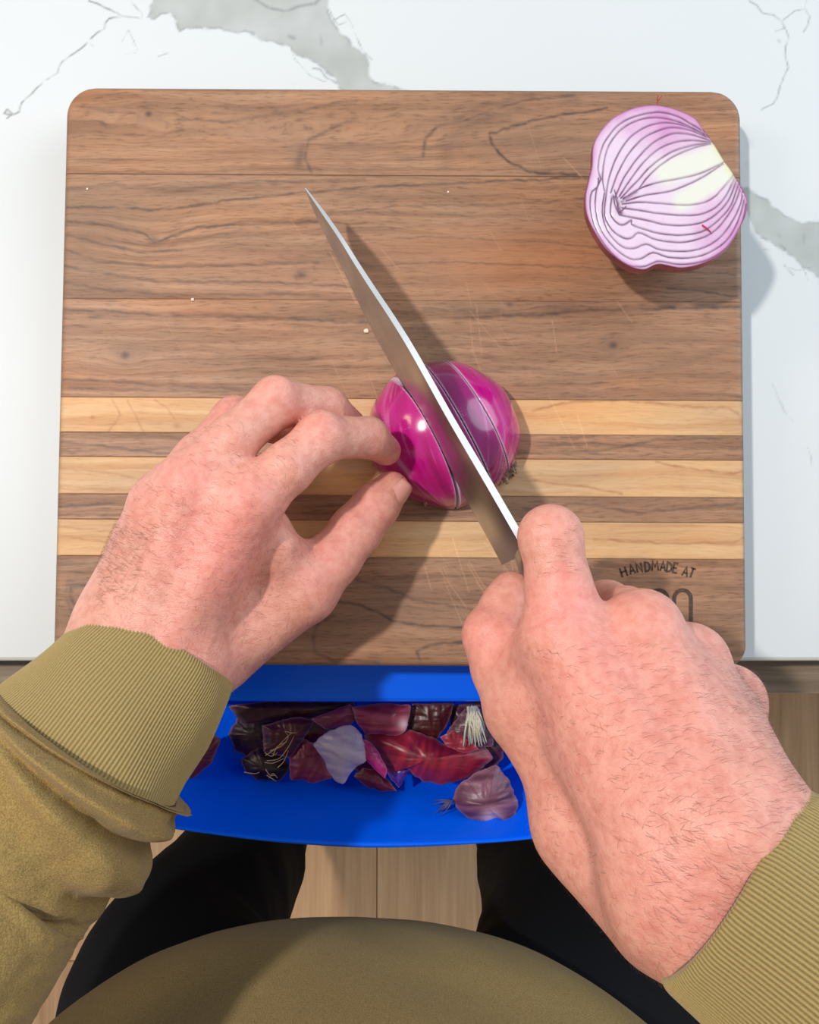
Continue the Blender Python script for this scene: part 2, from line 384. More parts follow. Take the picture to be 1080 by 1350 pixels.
traces = [  # polylines of dark figure, width mm, amount
 ([(800, 143), (780, 146), (703, 158), (646, 177), (648, 188), (664, 209), (699, 227), (760, 230)], 1.1, .75), ([(759, 125), (689, 133), (646, 144), (611, 160), (576, 167), (560, 184), (558, 206)], 1.3, .5), ([(759, 132), (700, 140), (650, 152), (610, 170), (590, 190), (588, 215)], 6.0, .22), ([(640, 150), (600, 150), (560, 160), (530, 185)], 4.0, .14), ([(700, 127), (650, 137), (600, 156)], 3.0, .3),
 ([(470, 156), (435, 170), (407, 184), (402, 209), (410, 226)], 1.4, .45), ([(400, 195), (394, 215)], 3.5, .35), ([(430, 196), (520, 190), (540, 215)], 5, .12),
 ([(87, 273), (143, 273), (200, 277), (247, 273), (293, 265), (360, 258), (420, 252), (506, 246), (611, 241), (752, 235), (975, 232)], 1.0, .6),
 ([(87, 250), (150, 244), (240, 252), (330, 240), (480, 238)], 1.6, .35), ([(87, 292), (143, 297), (190, 308), (203, 319), (215, 316), (233, 310), (260, 300), (313, 296), (420, 292)], 1.0, .6),
 ([(87, 310), (140, 322), (180, 332), (240, 330)], 1.1, .45), ([(85, 328), (130, 345), (200, 352), (300, 350), (420, 346)], 1.0, .45), ([(84, 350), (140, 362), (220, 372), (340, 372), (470, 378)], 1.0, .45), ([(84, 372), (150, 384), (240, 388), (420, 388)], 1.0, .45),
 ([(420, 283), (520, 272), (640, 270), (790, 262)], .8, .4), ([(430, 320), (560, 312), (700, 318), (830, 330)], .7, .35), ([(470, 352), (600, 345), (740, 352), (970, 362)], .7, .35), ([(880, 380), (930, 384), (975, 392)], .8, .6), ([(930, 290), (975, 284)], .8, .5),
 ([(233, 157), (293, 161), (330, 156), (392, 146), (470, 132)], 1.2, .35), ([(100, 140), (150, 147), (200, 150)], 1.5, .25),
 ([(84, 408), (150, 410), (220, 417), (293, 417), (420, 422), (520, 426)], 1.3, .55), ([(120, 415), (240, 425), (360, 420)], 3.0, .2),
 ([(600, 419), (711, 415), (772, 409), (877, 407), (976, 404)], 1.3, .6), ([(560, 408), (660, 410)], 2.5, .25), ([(84, 500), (160, 503), (240, 511), (330, 512)], 1.2, .4), ([(90, 512), (170, 514), (300, 518)], 1.0, .35),
 ([(640, 470), (720, 492), (790, 495), (900, 480), (975, 452)], 2.0, .18), ([(620, 490), (700, 485), (760, 492)], 1.0, .3),
 ([(400, 785), (439, 793), (478, 798), (500, 808), (517, 818), (540, 823), (568, 826), (640, 827)], 1.0, .7), ([(440, 812), (421, 817), (413, 842), (415, 861), (439, 871), (500, 874)], 1.5, .45), ([(625, 846), (610, 846), (568, 850), (550, 858), (553, 868)], 1.2, .6),
 ([(470, 765), (510, 775), (545, 790), (600, 800), (640, 806)], 1.0, .35), ([(143, 777), (130, 772), (116, 771), (94, 774), (92, 786), (101, 801), (106, 827), (112, 850)], 1.8, .6), ([(143, 770), (116, 764), (90, 766), (86, 786), (96, 808), (100, 830)], 1.5, .3),
 ([(75, 742), (160, 745)], 1.2, .35), ([(75, 752), (150, 756)], 1.0, .3), ([(860, 737), (930, 742), (982, 748)], 1.6, .35), ([(860, 768), (930, 772), (984, 776)], 2.0, .2),
 ([(702, 543), (730, 534), (754, 529), (828, 528), (902, 535), (961, 539), (974, 546), (978, 558)], .9, .55), ([(865, 609), (917, 619), (968, 625), (980, 620)], .8, .5), ([(783, 711), (902, 717), (968, 716), (982, 708)], .8, .5), ([(705, 634), (760, 640), (820, 650)], .9, .5),
 ([(148, 527), (159, 547), (144, 569)], .8, .4), ([(204, 527), (222, 540), (232, 556)], .8, .35), ([(168, 527), (180, 550), (190, 570)], .8, .3), ([(78, 618), (140, 622), (200, 635)], .8, .35), ([(78, 640), (150, 646)], .8, .3), ([(76, 706), (150, 716), (190, 730)], .8, .35), ([(76, 694), (140, 700), (200, 706)], .8, .3),
 ([(680, 598), (760, 596), (791, 594), (865, 580), (920, 578), (976, 577)], 1.0, .6), ([(740, 578), (800, 574)], 1.4, .35), ([(700, 588), (780, 584), (860, 590), (980, 592)], .8, .35), ([(80, 582), (150, 590), (230, 600)], 1.0, .5), ([(80, 595), (200, 592), (330, 580)], .9, .4),
 ([(76, 668), (150, 664), (220, 672)], 1.1, .5), ([(76, 678), (200, 681)], .9, .4), ([(690, 672), (760, 664), (840, 676), (980, 664)], 1.0, .4), ([(400, 668), (520, 662), (640, 672)], 1.0, .4), ([(400, 676), (640, 680)], .9, .35)]
blobs = [((196, 150), 1.9, 1.0), ((196, 150), 6, .3), ((165, 468), 2.5, 1.0), ((165, 467), 7.0, .35), ((808, 455), 2.2, .95), ((808, 455), 6, .3), ((397, 362), 2.4, .75), ((672, 402), 1.4, .6), ((203, 317), 2.6, .6), ((122, 550), 1.2, .6), ((233, 561), 1.6, .55), ((556, 432), 2, .15)]
tr_b = [(np.array([p2b(*q) for q in p]), w_*.00074, min(1, a*1.4)) for p, w_, a in traces]
bl_b = [(p2b(*c), r*.0010, a) for c, r, a in blobs]
scr = []
for k in range(60):
    cx_, cy_ = random.gauss(600, 160), random.gauss(430, 150)
    if k % 3 == 0: cx_, cy_ = random.uniform(560, 680), random.uniform(735, 800)
    an = random.gauss(R(62), R(12)); L_ = random.uniform(8, 40)
    scr.append(([p2b(cx_-L_*math.cos(an), cy_-L_*math.sin(an)), p2b(cx_+L_*math.cos(an), cy_+L_*math.sin(an))], random.uniform(.2, .75)))
def inset_at(y, ins):
    """half width of the rounded rectangle at y, and valid y range, inset by ins"""
    hw, hh = bw/2-ins, bh/2-ins; out = np.full(np.shape(y), hw)
    for sgn, r in ((1, CR[0][0]), (-1, CR[1][0])):
        r2 = max(r-ins, .001); yy = sgn*y-(hh-r2)
        m = yy > 0
        out = np.where(m, hw-r2+np.sqrt(np.maximum(r2*r2-np.minimum(yy, r2)**2, 0)), out)
    return out
RR = .0038
levels = [(RR*(1-math.sin(a)), BT-RR*(1-math.cos(a))) for a in np.linspace(0, math.pi/2, 6)]  # (inset, z) top to side
levels = [(RR*(1-math.sin(a)), BT-RR+RR*math.cos(a)) for a in np.linspace(0, math.pi/2, 6)]+[(0, CT+.003), (.002, CT+.0006)]
NX = 560
for si, kd in enumerate(kinds):
    ya, yb = seams[si+1], seams[si]
    gap = .00005
    ya_, yb_ = ya+(gap if si < 8 and si != 1 else 0), yb-(gap if si > 0 and si != 2 else 0)
    ny = max(12, int((yb_-ya_)/.0006)); t = np.linspace(0, 1, ny)
    if si == 0: t = 1-(1-t)**1.0
    rows = []
    for ins, z in levels:
        y0 = ya_ if si < 8 else -bh/2+ins; y1 = yb_ if si > 0 else bh/2-ins
        yy = y0+(y1-y0)*t
        if si == 0: yy = y0+(y1-y0)*np.sin(t*math.pi/2)**1.0 if False else yy
        rows.append((yy, inset_at(yy, ins), z))
    yy, hw, z = rows[0]
    u = np.linspace(-1, 1, NX); u = np.sign(u)*np.abs(u)
    X = hw[:, None]*u[None]; Y = np.repeat(yy[:, None], NX, 1); Z = np.full_like(X, BT)
    # groove at seams, tiny unevenness
    V = np.stack([X, Y, Z], -1).reshape(-1, 3); Fq = [grid_faces(ny, NX)[:, ::-1]]; off = len(V); Vs = [V]
    # perimeter loop of the top sheet
    loop_t = [(j, NX-1) for j in range(ny)]+[(ny-1, i) for i in range(NX-2, -1, -1)]+[(j, 0) for j in range(ny-2, -1, -1)]+[(0, i) for i in range(1, NX-1)]
    prev = np.array([j*NX+i for j, i in loop_t]); m = len(prev)
    for yy, hw, z in rows[1:]:
        ring = np.array([(hw[j]*u[i], yy[j], z) for j, i in loop_t]); Vs.append(ring)
        cur = off+np.arange(m); off += m
        Fq.append(np.stack([prev, cur, np.roll(cur, -1), np.roll(prev, -1)], -1)); prev = cur
    V = np.vstack(Vs); V[:, 2] -= CT
    me = mesh_arr('stave', V, np.vstack(Fq))
    x, y = V[:, 0].astype(float), V[:, 1].astype(float)
    sd = si*17
    phase = y+.0030*fbm(x*14+sd, y*20, sd, 3)+.0009*fbm(x*70, y*260, sd+5, 2)
    for (c, r, a) in bl_b:
        if r > .002: phase = phase-.0022*a*np.tanh((y-c[1])/.003)*np.exp(-((x-c[0])/.012)**2-((y-c[1])/.009)**2)
    if si == 0:   # cathedral figure
        cx_, cy_ = p2b(800, 190); q_ = (x-cx_)/.14; phase = phase+np.where(q_ < .2, .0, 0)+.35*((np.clip(-q_, -.3, 1)*.03)*np.exp(-((y-cy_)/.013)**2))
    if si == 1:
        c = p2b(205, 312); phase = phase+.006*np.exp(-((x-c[0])/.022)**2)*np.exp(-((y-c[1])/.012)**2)
    dk = np.zeros(len(x)); jx = .0006*fbm(x*300, y*300, 5, 3); jy = .0009*fbm(x*260, y*260, 15, 3)
    mod = np.clip(.85+.9*fbm(x*160, y*500, 44, 2), 0, 1.2)
    for p, w_, a in tr_b:
        if p[:, 1].max() < ya-.004 or p[:, 1].min() > yb+.004: continue
        mk = (y > p[:, 1].min()-.006) & (y < p[:, 1].max()+.006) & (x > p[:, 0].min()-.006) & (x < p[:, 0].max()+.006)
        pm = p.mean(0); 
        if not (ya-.0008 < pm[1] < yb+.0008): continue
        d = seg_dist(x[mk]+jx[mk], y[mk]+jy[mk], p); dk[mk] = np.maximum(dk[mk], a*np.exp(-(d/w_)**2)*mod[mk])
    for c, r, a in bl_b:
        if ya-.002 < c[1] < yb+.002:
            d = np.hypot((x-c[0])/1.25, y-c[1])+jx; dk = np.maximum(dk, a*np.exp(-(d/r)**2))
    # darker line where the staves are glued
    ks = lambda i: .55 if i == 1 else .12 if i == 2 else .25
    dk = np.maximum(dk, ks(si+1)*np.exp(-((y-ya)/.0004)**2)*(si < 8)); dk = np.maximum(dk, ks(si)*np.exp(-((y-yb)/.0004)**2)*(si > 0))
    setcol(me, 'grain', np.stack([x+si*3.1, phase+si*1.7, dk], -1))
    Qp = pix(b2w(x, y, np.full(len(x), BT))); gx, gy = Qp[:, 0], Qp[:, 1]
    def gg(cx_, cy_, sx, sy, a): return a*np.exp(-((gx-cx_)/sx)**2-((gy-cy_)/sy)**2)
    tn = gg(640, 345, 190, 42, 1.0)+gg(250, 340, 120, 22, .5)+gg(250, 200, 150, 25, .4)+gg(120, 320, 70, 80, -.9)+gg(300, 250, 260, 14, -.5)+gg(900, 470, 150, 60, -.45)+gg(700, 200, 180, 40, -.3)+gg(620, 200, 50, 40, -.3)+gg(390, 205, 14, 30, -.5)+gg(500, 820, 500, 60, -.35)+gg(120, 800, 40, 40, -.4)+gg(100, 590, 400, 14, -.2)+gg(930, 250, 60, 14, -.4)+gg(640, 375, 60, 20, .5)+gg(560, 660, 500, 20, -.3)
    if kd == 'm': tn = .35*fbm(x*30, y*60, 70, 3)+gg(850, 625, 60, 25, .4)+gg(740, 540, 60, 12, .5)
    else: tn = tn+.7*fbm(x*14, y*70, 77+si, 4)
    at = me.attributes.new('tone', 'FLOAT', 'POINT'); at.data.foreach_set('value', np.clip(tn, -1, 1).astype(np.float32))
    sv = np.zeros(len(x))
    for p, a in scr:
        mk = (np.abs(x-p[0][0]) < .03) & (np.abs(y-p[0][1]) < .03)
        if mk.any(): sv[mk] = np.maximum(sv[mk], a*np.exp(-(seg_dist(x[mk], y[mk], p)/.00028)**2))
    at = me.attributes.new('scratch', 'FLOAT', 'POINT'); at.data.foreach_set('value', sv.astype(np.float32))
    ew = np.clip(1-(BTH-V[:, 2])*0-1, 0, 1); e_d = np.minimum(bw/2-np.abs(x), bh/2-np.abs(y))
    wv = 1.3*np.exp(-(np.maximum(e_d, 0)/.0016)**2)*(V[:, 2] > 0)  # greyer in a narrow band along the board outline
    at = me.attributes.new('edge_grey', 'FLOAT', 'POINT'); at.data.foreach_set('value', wv.astype(np.float32))
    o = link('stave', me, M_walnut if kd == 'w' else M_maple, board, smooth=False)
    me.polygons.foreach_set('use_smooth', np.ones(len(me.polygons), bool))
    tag(o, 'dark walnut stave' if kd == 'w' else 'pale maple stave')

# burnt-in lettering: strokes as shallow ribbons
GL = {'H': [[(0, 0), (0, 1)], [(.6, 0), (.6, 1)], [(0, .5), (.6, .55)]], 'A': [[(0, 0), (.3, 1), (.6, 0)], [(.12, .35), (.48, .35)]], 'N': [[(0, 0), (0, 1), (.55, 0), (.55, 1)]],
 'D': [[(0, 0), (0, 1), (.35, .9), (.55, .6), (.5, .25), (.3, .05), (0, 0)]], 'M': [[(0, 0), (.08, 1), (.35, .4), (.62, 1), (.7, 0)]], 'E': [[(.5, 1), (0, 1), (0, 0), (.5, 0)], [(0, .5), (.4, .5)]],
 'T': [[(0, 1), (.6, 1)], [(.3, 1), (.3, 0)]]}
bm = bmesh.new()
def ribbon(pts, wd, z0=BTH-.0004, z1=BTH+.00012):
    pts = [Vector(p) for p in pts]; cl = (pts[0]-pts[-1]).length < 1e-6; n_ = len(pts)
    if cl: pts = pts[:-1]; n_ -= 1
    rows = []
    for i, p in enumerate(pts):
        a = pts[(i-1) % n_] if (cl or i > 0) else None; b = pts[(i+1) % n_] if (cl or i < n_-1) else None
        d = ((p-a).normalized() if a is not None else Vector((0, 0)))+((b-p).normalized() if b is not None else Vector((0, 0)))
        d = d.normalized(); k = 1.0
        if a is not None and b is not None: k = min(1.6, 1/max(.4, abs(d.dot((b-p).normalized()))))
        nr_ = Vector((-d.y, d.x))*wd/2*k
        l, q = p+nr_, p-nr_; rows.append([bm.verts.new((v.x, v.y, z)) for v, z in ((l, z0), (l, z1), (q, z1), (q, z0))])
    for i in range(n_ if cl else n_-1):
        A, B = rows[i], rows[(i+1) % n_]
        for k in range(4): bm.faces.new((A[k], A[(k+1) % 4], B[(k+1) % 4], B[k]))
    if not cl: bm.faces.new(rows[0]); bm.faces.new(rows[-1][::-1])
_unused = [('H', 829, 755, 17), ('A', 841, 751, 13), ('N', 853, 748, 9), ('D', 864, 746, 4), ('M', 876, 745, 0), ('A', 888.5, 746, -4), ('D', 898, 748, -8)]
txt = [('H', 825, 759, 20), ('A', 836, 756, 16), ('N', 846, 753.5, 12), ('D', 857, 751.5, 7), ('M', 866, 750, 2), ('A', 877, 750, -3), ('D', 884.5, 750.5, -7), ('E', 892.5, 752, -10)]
txt = [('H', 821, 761, 18), ('A', 831.5, 757.5, 15), ('N', 841, 755, 11), ('D', 851.5, 753.5, 6), ('M', 860, 752.5, 1), ('A', 870.5, 752.5, -3), ('D', 879, 753.5, -7), ('E', 887, 754.5, -10), ('A', 899, 758.5, -16), ('T', 907, 760, -20)]
pxm = np.linalg.norm(p2b(801, 750)-p2b(800, 750))
for ch, px_, py_, an in txt:
    o_ = p2b(px_, py_); c_, s_ = math.cos(R(an)), math.sin(R(an)); H_ = 12.5*pxm; Wd = 11.5*pxm
    for st_ in GL[ch]:
        ribbon([(o_[0]+(u*Wd)*c_-(v*H_)*s_, o_[1]+(u*Wd)*s_+(v*H_)*c_) for u, v in st_], 2.5*pxm)
def glyph0(x0, x1, ytop, ybot, wd):
    r = (x1-x0)/2; pts = [(x0, ybot)]+[((x0+x1)/2-r*math.cos(a), ytop+r-r*math.sin(a)) for a in np.linspace(0, math.pi, 12)]+[(x1, ybot)]
    pts = pts+[((x0+x1)/2+r*math.cos(a), ybot+r*math.sin(a)) for a in np.linspace(0, math.pi, 12)][1:-1]+[pts[0]]
    ribbon([tuple(p2b(*p)) for p in pts], wd*pxm)
for x0, x1 in ((889, 911), (858, 880)):
    glyph0(x0, x1, 778, 838, 5.2)
bmesh.ops.recalc_face_normals(bm, faces=bm.faces); me = bpy.data.meshes.new('burnt_lettering'); bm.to_mesh(me); bm.free()
s = NT('burnt_wood', .7, lin((96, 72, 58))); s.base(s.ramp(s.noise(s.coord(), 900, 2), [(.35, lin((66, 48, 38))), (.65, lin((88, 66, 52)))]))
tag(link('burnt_lettering', me, s.m, board, smooth=False), 'dark burnt-in words HANDMADE AT above large numerals')

#@@ONIONS
# ================================================================ KNIFE PLANE
A_, B_, C_ = P(519, 420, .072), P(688, 712, .088), P(578, 606, .021)
kn = np.cross(B_-A_, C_-A_); kn /= np.linalg.norm(kn)
if kn[0] > 0: kn = -kn         # points to the left of the picture
def K(px, py):                 # point of the blade plane seen at a photo position
    u, v = px-540.0, 675.0-py; d = np.array([u, v*ct+F*st, v*st-F*ct])
    return CAM+d*(((A_-CAM)@kn)/(d@kn))

# ---- onion half being sliced (dome up)
s = NT('onion_skin', .18); s.b.inputs['Coat Weight'].default_value = .5; s.b.inputs['Coat Roughness'].default_value = .12
a = s.attr('tone'); s.base(a.outputs['Color']); s.b.inputs['Subsurface Weight'].default_value = .06; s.b.inputs['Subsurface Scale'].default_value = .004
n = s.noise(s.coord(), 320, 3); s.bump(n, .05, .0006); M_oskin = s.m
s = NT('onion_cut', .3); a = s.attr('cut'); s.base(a.outputs['Color']); s.b.inputs['Subsurface Weight'].default_value = .15; s.b.inputs['Subsurface Scale'].default_value = .004; M_ocut = s.m
s = NT('dry_root', .8); s.base(s.ramp(s.noise(s.coord(), 500, 4), [(.35, lin((120, 84, 62))), (.65, lin((196, 168, 140)))])); M_root = s.m
oc = P(582, 574, .0)[:2]; OR = (.0392, .0365, .0400)
ax_root = P(607, 652, .012); ax_top = P(556, 482, .012)
axd = (ax_root-ax_top)[:2]; axd /= np.linalg.norm(axd); perp = np.array([-axd[1], axd[0]])
def dome_mesh():
    nu, nv = 90, 260
    V = [];
    ph = np.linspace(0, math.pi/2, nu); th = np.linspace(0, 2*math.pi, nv, endpoint=False)
    rr = np.cos(ph)**.88; hh = np.sin(ph)**1.0
    for i in range(nu):
        dx, dy = np.cos(th), np.sin(th)
        r_ax = 1+.07*(np.abs(np.cos(th-math.atan2(axd[1], axd[0])))**6)  # slight points at the poles
        wob = 1+.010*np.cos(9*th)*np.cos(ph[i])+.006*np.cos(5*th+1)
        V.append(np.stack([oc[0]+OR[0]*rr[i]*dx*r_ax*wob, oc[1]+OR[1]*rr[i]*dy*r_ax*wob, np.full(nv, BT+.0004+OR[2]*hh[i]*(1))], -1))
    V = np.concatenate(V); F_ = grid_faces(nu, nv, True)[:, ::-1]
    bm = bmesh.new(); vs = [bm.verts.new(v) for v in V]
    for f in F_[:-nv if False else None]:
        try: bm.faces.new([vs[k] for k in f])
        except ValueError: pass
    bmesh.ops.remove_doubles(bm, verts=bm.verts, dist=1e-6)
    be = [e for e in bm.edges if e.is_boundary]
    r = bmesh.ops.holes_fill(bm, edges=be, sides=0)
    for f in bm.faces: f.material_index = 0; f.smooth = True
    for f in r['faces']: f.material_index = 1; f.smooth = False
    bmesh.ops.recalc_face_normals(bm, faces=bm.faces)
    return bm
def cut_piece(name, planes, shift=(0, 0, 0), label='', rot=0):
    bm = dome_mesh()
    for co, no in planes:   # keep the side opposite to the normal
        g = bm.verts[:]+bm.edges[:]+bm.faces[:]
        r = bmesh.ops.bisect_plane(bm, geom=g, plane_co=co, plane_no=no, clear_outer=True)
        es = [e for e in r['geom_cut'] if isinstance(e, bmesh.types.BMEdge)]
        f = bmesh.ops.edgeloop_fill(bm, edges=es)
        for q in f['faces']: q.material_index = 1; q.smooth = False
        # refine cut face
        bmesh.ops.triangulate(bm, faces=f['faces'])
        fs = [q for q in bm.faces if q.material_index == 1]
    me = bpy.data.meshes.new(name); bm.to_mesh(me); bm.free()
    co = np.empty(len(me.vertices)*3); me.vertices.foreach_get('co', co); co = co.reshape(-1, 3)
    rel = co[:, :2]-oc; aa = rel@axd; bb = rel@perp; hz = co[:, 2]-BT
    az = np.arctan2(hz+.002, bb)                # around the root axis
    ln = aa/OR[1]
    n1 = fbm(az*6, ln*1.2+5, 3, 3); n2 = fbm(az*26, ln*1.5, 9, 3)
    base = np.array(lin((184, 8, 118))); drk = np.array(lin((128, 8, 84))); lit = np.array(lin((202, 36, 146)))
    t = np.clip(.56+.6*n1+.22*n2, 0, 1)[:, None]; colr = drk+(base-drk)*np.clip(t*2, 0, 1)+(lit-base)*np.clip(t*2-1, 0, 1)
    if 'duller' in label or 'thin' in label: colr = colr*np.array([.55, .75, .62])
    e = np.clip((np.abs(ln)-.86)/.16, 0, 1)[:, None]; colr = colr*(1-e*.6)+np.array(lin((120, 60, 80)))*e*.6
    v = np.clip((n2-.32)*6, 0, 1)[:, None]*.25; colr = colr*(1-v)+np.array(lin((230, 150, 200)))*v
    for pc, pn in planes:
        d_ = np.abs((co-np.asarray(pc))@np.asarray(pn)); e_ = np.exp(-(d_/.0004)**2)[:, None]*.8; colr = colr*(1-e_)+np.array(lin((226, 168, 206)))*e_
    setcol(me, 'tone', colr)
    rad = np.hypot(bb/OR[0], hz/OR[2]); rg = .5+.5*np.cos(rad*50)
    setcol(me, 'cut', np.array(lin((232, 214, 226)))*(1-rg[:, None]*.0)+0*co)
    ctr = co.mean(0); ctr[2] = BT
    o = link(name, me, [M_oskin, M_ocut], smooth=False); reloc(o, ctr)
    o.location = Vector(ctr)+Vector(shift); o.rotation_euler = (0, 0, rot)
    tag(o, label, 'onion', 'cut pieces of the red onion half under the knife')
    return o
kp = A_
right = -kn
# vertical-ish slice planes defined by points on the dome surface
def plane3(p, q, r, toward):
    p, q, r = P(*p), P(*q), P(*r); n_ = np.cross(q-p, r-p); n_ /= np.linalg.norm(n_)
    if n_@toward < 0: n_ = -n_
    return p, n_
g_co, g_no = plane3((560, 487, .016), (638, 622, .020), (603, 546, .040), right)
a_co, a_no = plane3((582, 476, .012), (667, 617, .014), (628, 525, .038), right)
LP = cut_piece('onion_piece', [(kp+kn*.0008, -kn)], label='glossy magenta red onion piece left of the blade, held by fingertips')
cut_piece('onion_slice', [(kp-kn*.0009, kn), (g_co, g_no)], (0.0002, 0, 0), label='thin red onion slice tucked against the right side of the blade')
cut_piece('onion_slice', [(g_co, -g_no), (a_co, a_no)], (.0011, .0, 0), label='duller purple red onion slice between blade and rounded end piece')
RP = cut_piece('onion_piece', [(a_co, -a_no)], (.0018, .0002, 0), label='rounded red onion end piece right of the slices')
# papery root remains at the lower end of the pieces
def frill(name, pxs, z, parent, seed):
    random.seed(seed); bm = bmesh.new(); prev = None
    for i, (a_, b_) in enumerate(pxs):
        for k in range(2): pass
    pts = catmull([(*p, 0) for p in pxs], 40, closed=False)
    rows = []
    for i, p in enumerate(pts):
        q0 = P(p[0], p[1], z); q1 = P(p[0]+random.uniform(1, 6), p[1]+random.uniform(4, 10), .0015+random.uniform(0, .003))
        rows.append((bm.verts.new(q0+np.array([0, .002, 0])), bm.verts.new((q0+q1)/2+np.array([0, 0, .002*random.random()])), bm.verts.new(q1)))
    for r0, r1 in zip(rows[:-1], rows[1:]):
        bm.faces.new((r0[0], r0[1], r1[1], r1[0])); bm.faces.new((r0[1], r0[2], r1[2], r1[1]))
    bmesh.ops.recalc_face_normals(bm, faces=bm.faces)
    r = bmesh.ops.extrude_face_region(bm, geom=bm.faces[:]); 
    for v in r['geom']:
        if isinstance(v, bmesh.types.BMVert): v.co.z += .0006
    me = bpy.data.meshes.new(name); bm.to_mesh(me); bm.free()
    o = link(name, me, M_root, None); o.parent = parent; o.matrix_parent_inverse = Matrix.Translation(-parent.location)
    return o
frill('papery_root_end', [(556, 660), (570, 655), (584, 646), (594, 638), (602, 640)], .010, LP, 2)
frill('papery_root_end', [(652, 634), (664, 628), (674, 620), (680, 612)], .008, RP, 3)

#@@HALF
# ---- the resting half with its cut face up
zs = .25
def Z1(x, y): return (740+x*zs, 110+y*zs)
outl = [(500, 125), (590, 145), (690, 190), (740, 250), (790, 315), (850, 410), (900, 480), (970, 600), (974, 680), (930, 780), (860, 880), (760, 940), (640, 965), (520, 945), (440, 972), (350, 945), (250, 870), (180, 770), (140, 680),
 (132, 590), (145, 520), (165, 430), (170, 330), (210, 250), (280, 180), (370, 140), (430, 127)]
FH = .051
fc = P(*Z1(560, 540), FH)
fh = lambda x, y: FH+.06*((x-fc[0])*.55+(y-fc[1])*.8)   # gentle tilt, upper right higher
O = catmull([Z1(*p) for p in outl], 420)
O3 = np.array([P(p[0], p[1], FH) for p in O])
rings = []; nr = 150
for i in range(nr):
    f = 1-(i/nr)**1.0
    r = fc+(O3-fc)*f; rings.append(r)
V = np.vstack(rings+[fc[None]]); 
V[:, 2] = BT+fh(V[:, 0], V[:, 1])
QX = pix(np.stack([V[:, 0], V[:, 1], np.full(len(V), BT+FH)], -1)); zx, zy = (QX[:, 0]-740)/zs, (QX[:, 1]-110)/zs
RG = [[(215, 500), (197, 440), (215, 340), (280, 240), (370, 185), (500, 160), (600, 180), (690, 230), (750, 265)], [(232, 560), (222, 500), (225, 420), (250, 330), (310, 250), (400, 200), (500, 187), (600, 207), (700, 250), (760, 285)],
 [(240, 590), (255, 490), (292, 390), (350, 300), (430, 240), (520, 215), (620, 225), (720, 262), (775, 292)], [(265, 570), (300, 470), (350, 380), (420, 300), (500, 258), (580, 240), (680, 257), (770, 295)],
 [(290, 590), (330, 500), (390, 410), (460, 335), (530, 290), (600, 270), (690, 280), (780, 310)], [(310, 590), (370, 500), (440, 410), (520, 345), (600, 315), (690, 308), (790, 318)], [(318, 600), (395, 520), (470, 440), (560, 375), (640, 345), (720, 328), (800, 320)],
 [(330, 600), (400, 565), (450, 500), (520, 435), (600, 385), (700, 345), (800, 322)], [(330, 605), (420, 550), (520, 520), (640, 500), (740, 475), (855, 422)], [(345, 615), (450, 585), (560, 570), (640, 545), (740, 500), (855, 425)],
 [(325, 630), (430, 622), (560, 633), (650, 640), (740, 632), (800, 605), (850, 555), (905, 490)], [(325, 650), (420, 665), (520, 682), (640, 693), (740, 688), (820, 650), (870, 590), (912, 500)],
 [(305, 640), (308, 680), (330, 690), (365, 698), (450, 715), (550, 740), (650, 745), (750, 730), (840, 670), (890, 600), (920, 515)], [(270, 600), (265, 680), (300, 728), (335, 738), (375, 715), (378, 738), (450, 765), (550, 790), (650, 795), (750, 777), (830, 720), (890, 650), (932, 535)],
 [(240, 590), (235, 690), (280, 770), (340, 808), (380, 805), (415, 780), (500, 815), (600, 832), (700, 825), (800, 785), (870, 710), (920, 620), (942, 555)], [(232, 570), (222, 680), (258, 780), (325, 850), (390, 862), (455, 840), (520, 868), (620, 880), (730, 870), (830, 820), (900, 730), (942, 640), (955, 570)],
 [(212, 500), (188, 560), (186, 660), (220, 770), (290, 860), (370, 915), (430, 915), (490, 885), (570, 910), (680, 915), (780, 890), (870, 830), (930, 730), (962, 620)], [(200, 495), (195, 540), (160, 575), (162, 670), (198, 780), (268, 880), (350, 945), (440, 958), (520, 930), (600, 945), (700, 945), (800, 915), (890, 850), (950, 750), (972, 640)],
 [(280, 590), (290, 640), (310, 672), (345, 645)], [(300, 600), (285, 560)]]
jx = 6*fbm(zx/45, zy/45, 2, 3); jy = 6*fbm(zx/45, zy/45, 22, 3)
ld = np.zeros(len(V)); mind = np.full(len(V), 1e9)
for p in RG:
    q = catmull([(a, b, 0) for a, b in p], 40, closed=False)[:, :2]
    d = seg_dist(zx+jx*.3, zy+jy*.3, q); mind = np.minimum(mind, d); ld = np.maximum(ld, np.exp(-(d/5.2)**2))
dc = np.hypot(zx-305, zy-640)
lil = np.array(lin((226, 204, 226))); pink = np.array(lin((208, 150, 198))); wht = np.array(lin((226, 226, 216))); crm = np.array(lin((220, 221, 168))); prp = np.array(lin((104, 60, 98)))
edge = np.concatenate([np.full(len(O), i/nr) for i in range(nr)]+[[1.0]])
def gs(x, y, a, b, s_): return np.exp(-(seg_dist(x, y, [a, b])/s_)**2)
top = np.clip(1.15-np.hypot((zx-560)/330, (zy-210)/170), 0, 1)
rr_ = np.clip(1.2-np.hypot((zx-880)/200, (zy-760)/260), 0, 1)
pk = np.clip(.9*top+.6*rr_+.7*np.exp(-(edge/.05)**2)+.4*fbm(zx/60, zy/60, 50, 3), 0, 1)[:, None]
col = lil+(pink-lil)*pk
whm = np.clip(1.5*np.maximum(gs(zx, zy, (560, 470), (830, 385), 62)*(zy < zx*-.42+790+20), gs(zx, zy, (640, 620), (870, 480), 50)), 0, 1)[:, None]
whm = whm*(1-.0*edge[:, None])
col = col+(wht-col)*whm
